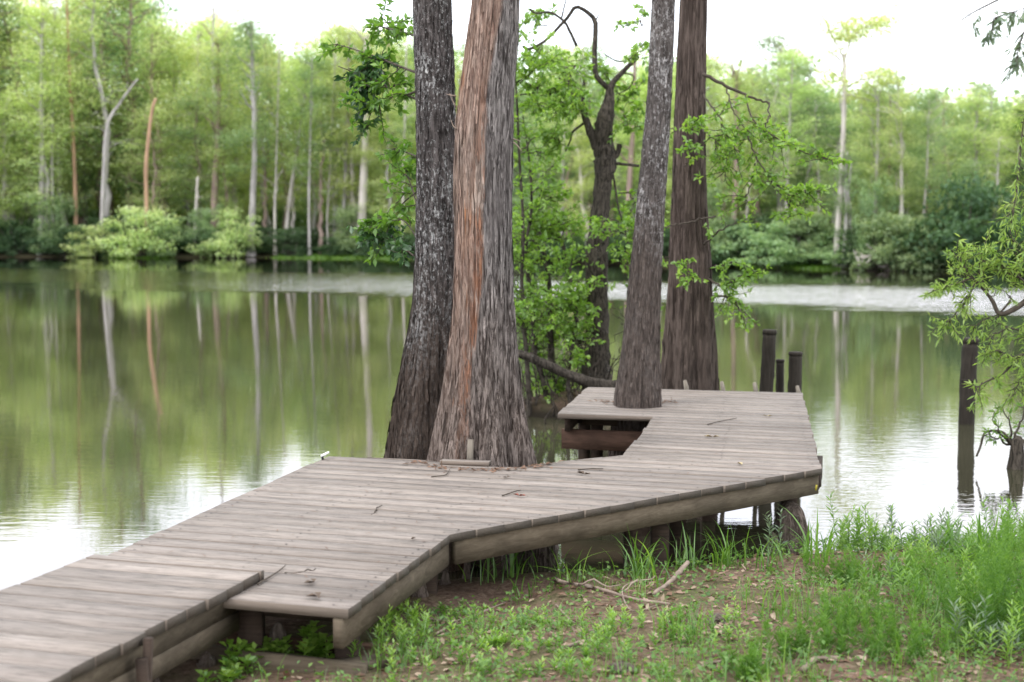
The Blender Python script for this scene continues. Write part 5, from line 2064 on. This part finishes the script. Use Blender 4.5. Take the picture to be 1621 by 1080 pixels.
M['brownleaf'] = t.principled((.10, .07, .05), .8)
t = NT("tan_dead_leaf")
M['tanleaf'] = t.principled((.42, .34, .2), .8)
for (px, py, s, mt, lab) in ((822, 785, .05, 'redleaf', 'curled red brown leaf on the middle of the deck'), (651, 853, .028, 'brownleaf', 'small dark curled leaf near the rim bend'),
                             (505, 945, .06, 'brownleaf', 'flat brown leaf at the front edge of the deck'), (926, 751, .06, 'brownleaf', 'brown leaf by the twig before the notch'),
                             (802, 756, .03, 'brownleaf', 'tiny dark leaf right of the lying board'), (1128, 692, .06, 'tanleaf', 'pale tan curled leaf on the far deck section'),
                             (1215, 659, .04, 'tanleaf', 'pale chip near the far right of the deck'), (1175, 736, .05, 'tanleaf', 'pale flat leaf close to the right rim'),
                             (497, 922, .05, 'brownleaf', 'brown leaf next to the raised walkway end')):
    mb = MB()
    c0 = P(px, py, ZD + .006)
    for k in range(3):
        a = RS.rand() * 6
        mb.leaves([c0], np.array([[math.cos(a), math.sin(a), .15]]), np.array([[.1, .1, 1.0]]), s * RS.uniform(.7, 1.1), s * .5, .5, fold=.35)
    tag(mb.build('fallen_leaf', M[mt]), lab, 'leaf', 'leaves dropped on the deck')
# dust of needles and crumbs over the boards
mb = MB()
N = 700
uu = RS.rand(N)
x = RS.uniform(-2, 2.4, N)
y = RS.uniform(4.6, 11.8, N)
ins = in_deck(x, y)
p_ = np.stack([x, y, np.full(N, ZD + .006)], -1)[ins]
N = len(p_)
mb.leaves(p_, RS.randn(N, 3) * [1, 1, .05], np.tile([0, 0, 1.0], (N, 1)), RS.uniform(.015, .07, N), RS.uniform(.002, .006, N), RS.rand(N) * .5, fold=.1)
for (cx_, cy_, r_, n_) in ((P(765, 737)[0], P(765, 737)[1] - .02, .34, 160), (P(1010, 638)[0], P(1010, 638)[1], .24, 90)):
    a = RS.uniform(PI, 2 * PI, n_)
    rr_ = r_ + np.abs(RS.randn(n_)) * .05
    p_ = np.stack([cx_ + rr_ * np.cos(a), cy_ + .15 + rr_ * np.sin(a) * .8, np.full(n_, ZD + .006)], -1)
    p_ = p_[in_deck(p_[:, 0], p_[:, 1])]
    n2_ = len(p_)
    if n2_:
        mb.leaves(p_, RS.randn(n2_, 3) * [1, 1, .1], np.tile([0, 0, 1.0], (n2_, 1)) + RS.randn(n2_, 3) * .2, RS.uniform(.02, .06, n2_), RS.uniform(.006, .02, n2_), RS.rand(n2_) * .6, fold=.2)
tag(mb.build('deck_litter', M['litter']), None, 'leaf litter', kind='stuff')
mb = MB()
c0 = D(681, 873, 5.98)
cs = P(681, 858, ZD - .055)
n_ = 10
for k in range(5):
    pass
mb.tube([cs + [.0, -.03, 0], cs + [.012, -.055, 0], cs + [.014, -.06, 0]], [.012, .013, .006], 10)
tag(mb.build('fungus', M['white']), 'small white button fungus on the rim just before its bend', 'fungus')

# ------------------------------------------------------------------ light
SUN_EL, SUN_AZ = math.radians(58), math.radians(-125)     # azimuth measured from +y towards +x
world = bpy.data.worlds.new("World")
scene.world = world
world.use_nodes = True
nt = world.node_tree
nt.nodes.clear()
out = nt.nodes.new("ShaderNodeOutputWorld")
sky = nt.nodes.new("ShaderNodeTexSky")
sky.sky_type = 'NISHITA'
sky.sun_disc = False
sky.sun_elevation = SUN_EL
sky.sun_rotation = SUN_AZ
bg = nt.nodes.new("ShaderNodeBackground")
bg.inputs[1].default_value = .05
nt.links.new(sky.outputs[0], bg.inputs[0])
# bright overcast layer
tc = nt.nodes.new("ShaderNodeTexCoord")
nz = nt.nodes.new("ShaderNodeTexNoise")
nz.inputs["Scale"].default_value = 2.2
nz.inputs["Detail"].default_value = 5
nt.links.new(tc.outputs["Generated"], nz.inputs["Vector"])
rp = nt.nodes.new("ShaderNodeValToRGB")
rp.color_ramp.elements[0].position = .3
rp.color_ramp.elements[0].color = (.80, .85, .92, 1)
rp.color_ramp.elements[1].position = .7
rp.color_ramp.elements[1].color = (1, 1, 1, 1)
nt.links.new(nz.outputs["Fac"], rp.inputs[0])
bg2 = nt.nodes.new("ShaderNodeBackground")
bg2.inputs[1].default_value = 2.55
nt.links.new(rp.outputs[0], bg2.inputs[0])
ad = nt.nodes.new("ShaderNodeAddShader")
nt.links.new(bg.outputs[0], ad.inputs[0])
nt.links.new(bg2.outputs[0], ad.inputs[1])
nt.links.new(ad.outputs[0], out.inputs[0])
sd = bpy.data.lights.new("sun", 'SUN')
sd.energy = 1.5
sd.angle = math.radians(14)
sd.color = (1, .96, .9)
so = bpy.data.objects.new("sun", sd)
COL.objects.link(so)
dirv = Vector((math.sin(SUN_AZ) * math.cos(SUN_EL), math.cos(SUN_AZ) * math.cos(SUN_EL), math.sin(SUN_EL)))
so.rotation_euler = (-dirv).to_track_quat('-Z', 'Y').to_euler()
so.location = (0, 0, 20)

scene.view_settings.view_transform = 'Standard'
scene.view_settings.look = 'None'
scene.view_settings.exposure = 0
scene.cycles.max_bounces = 8
scene.cycles.diffuse_bounces = 3
scene.cycles.glossy_bounces = 3
scene.cycles.transmission_bounces = 4
scene.cycles.caustics_reflective = False
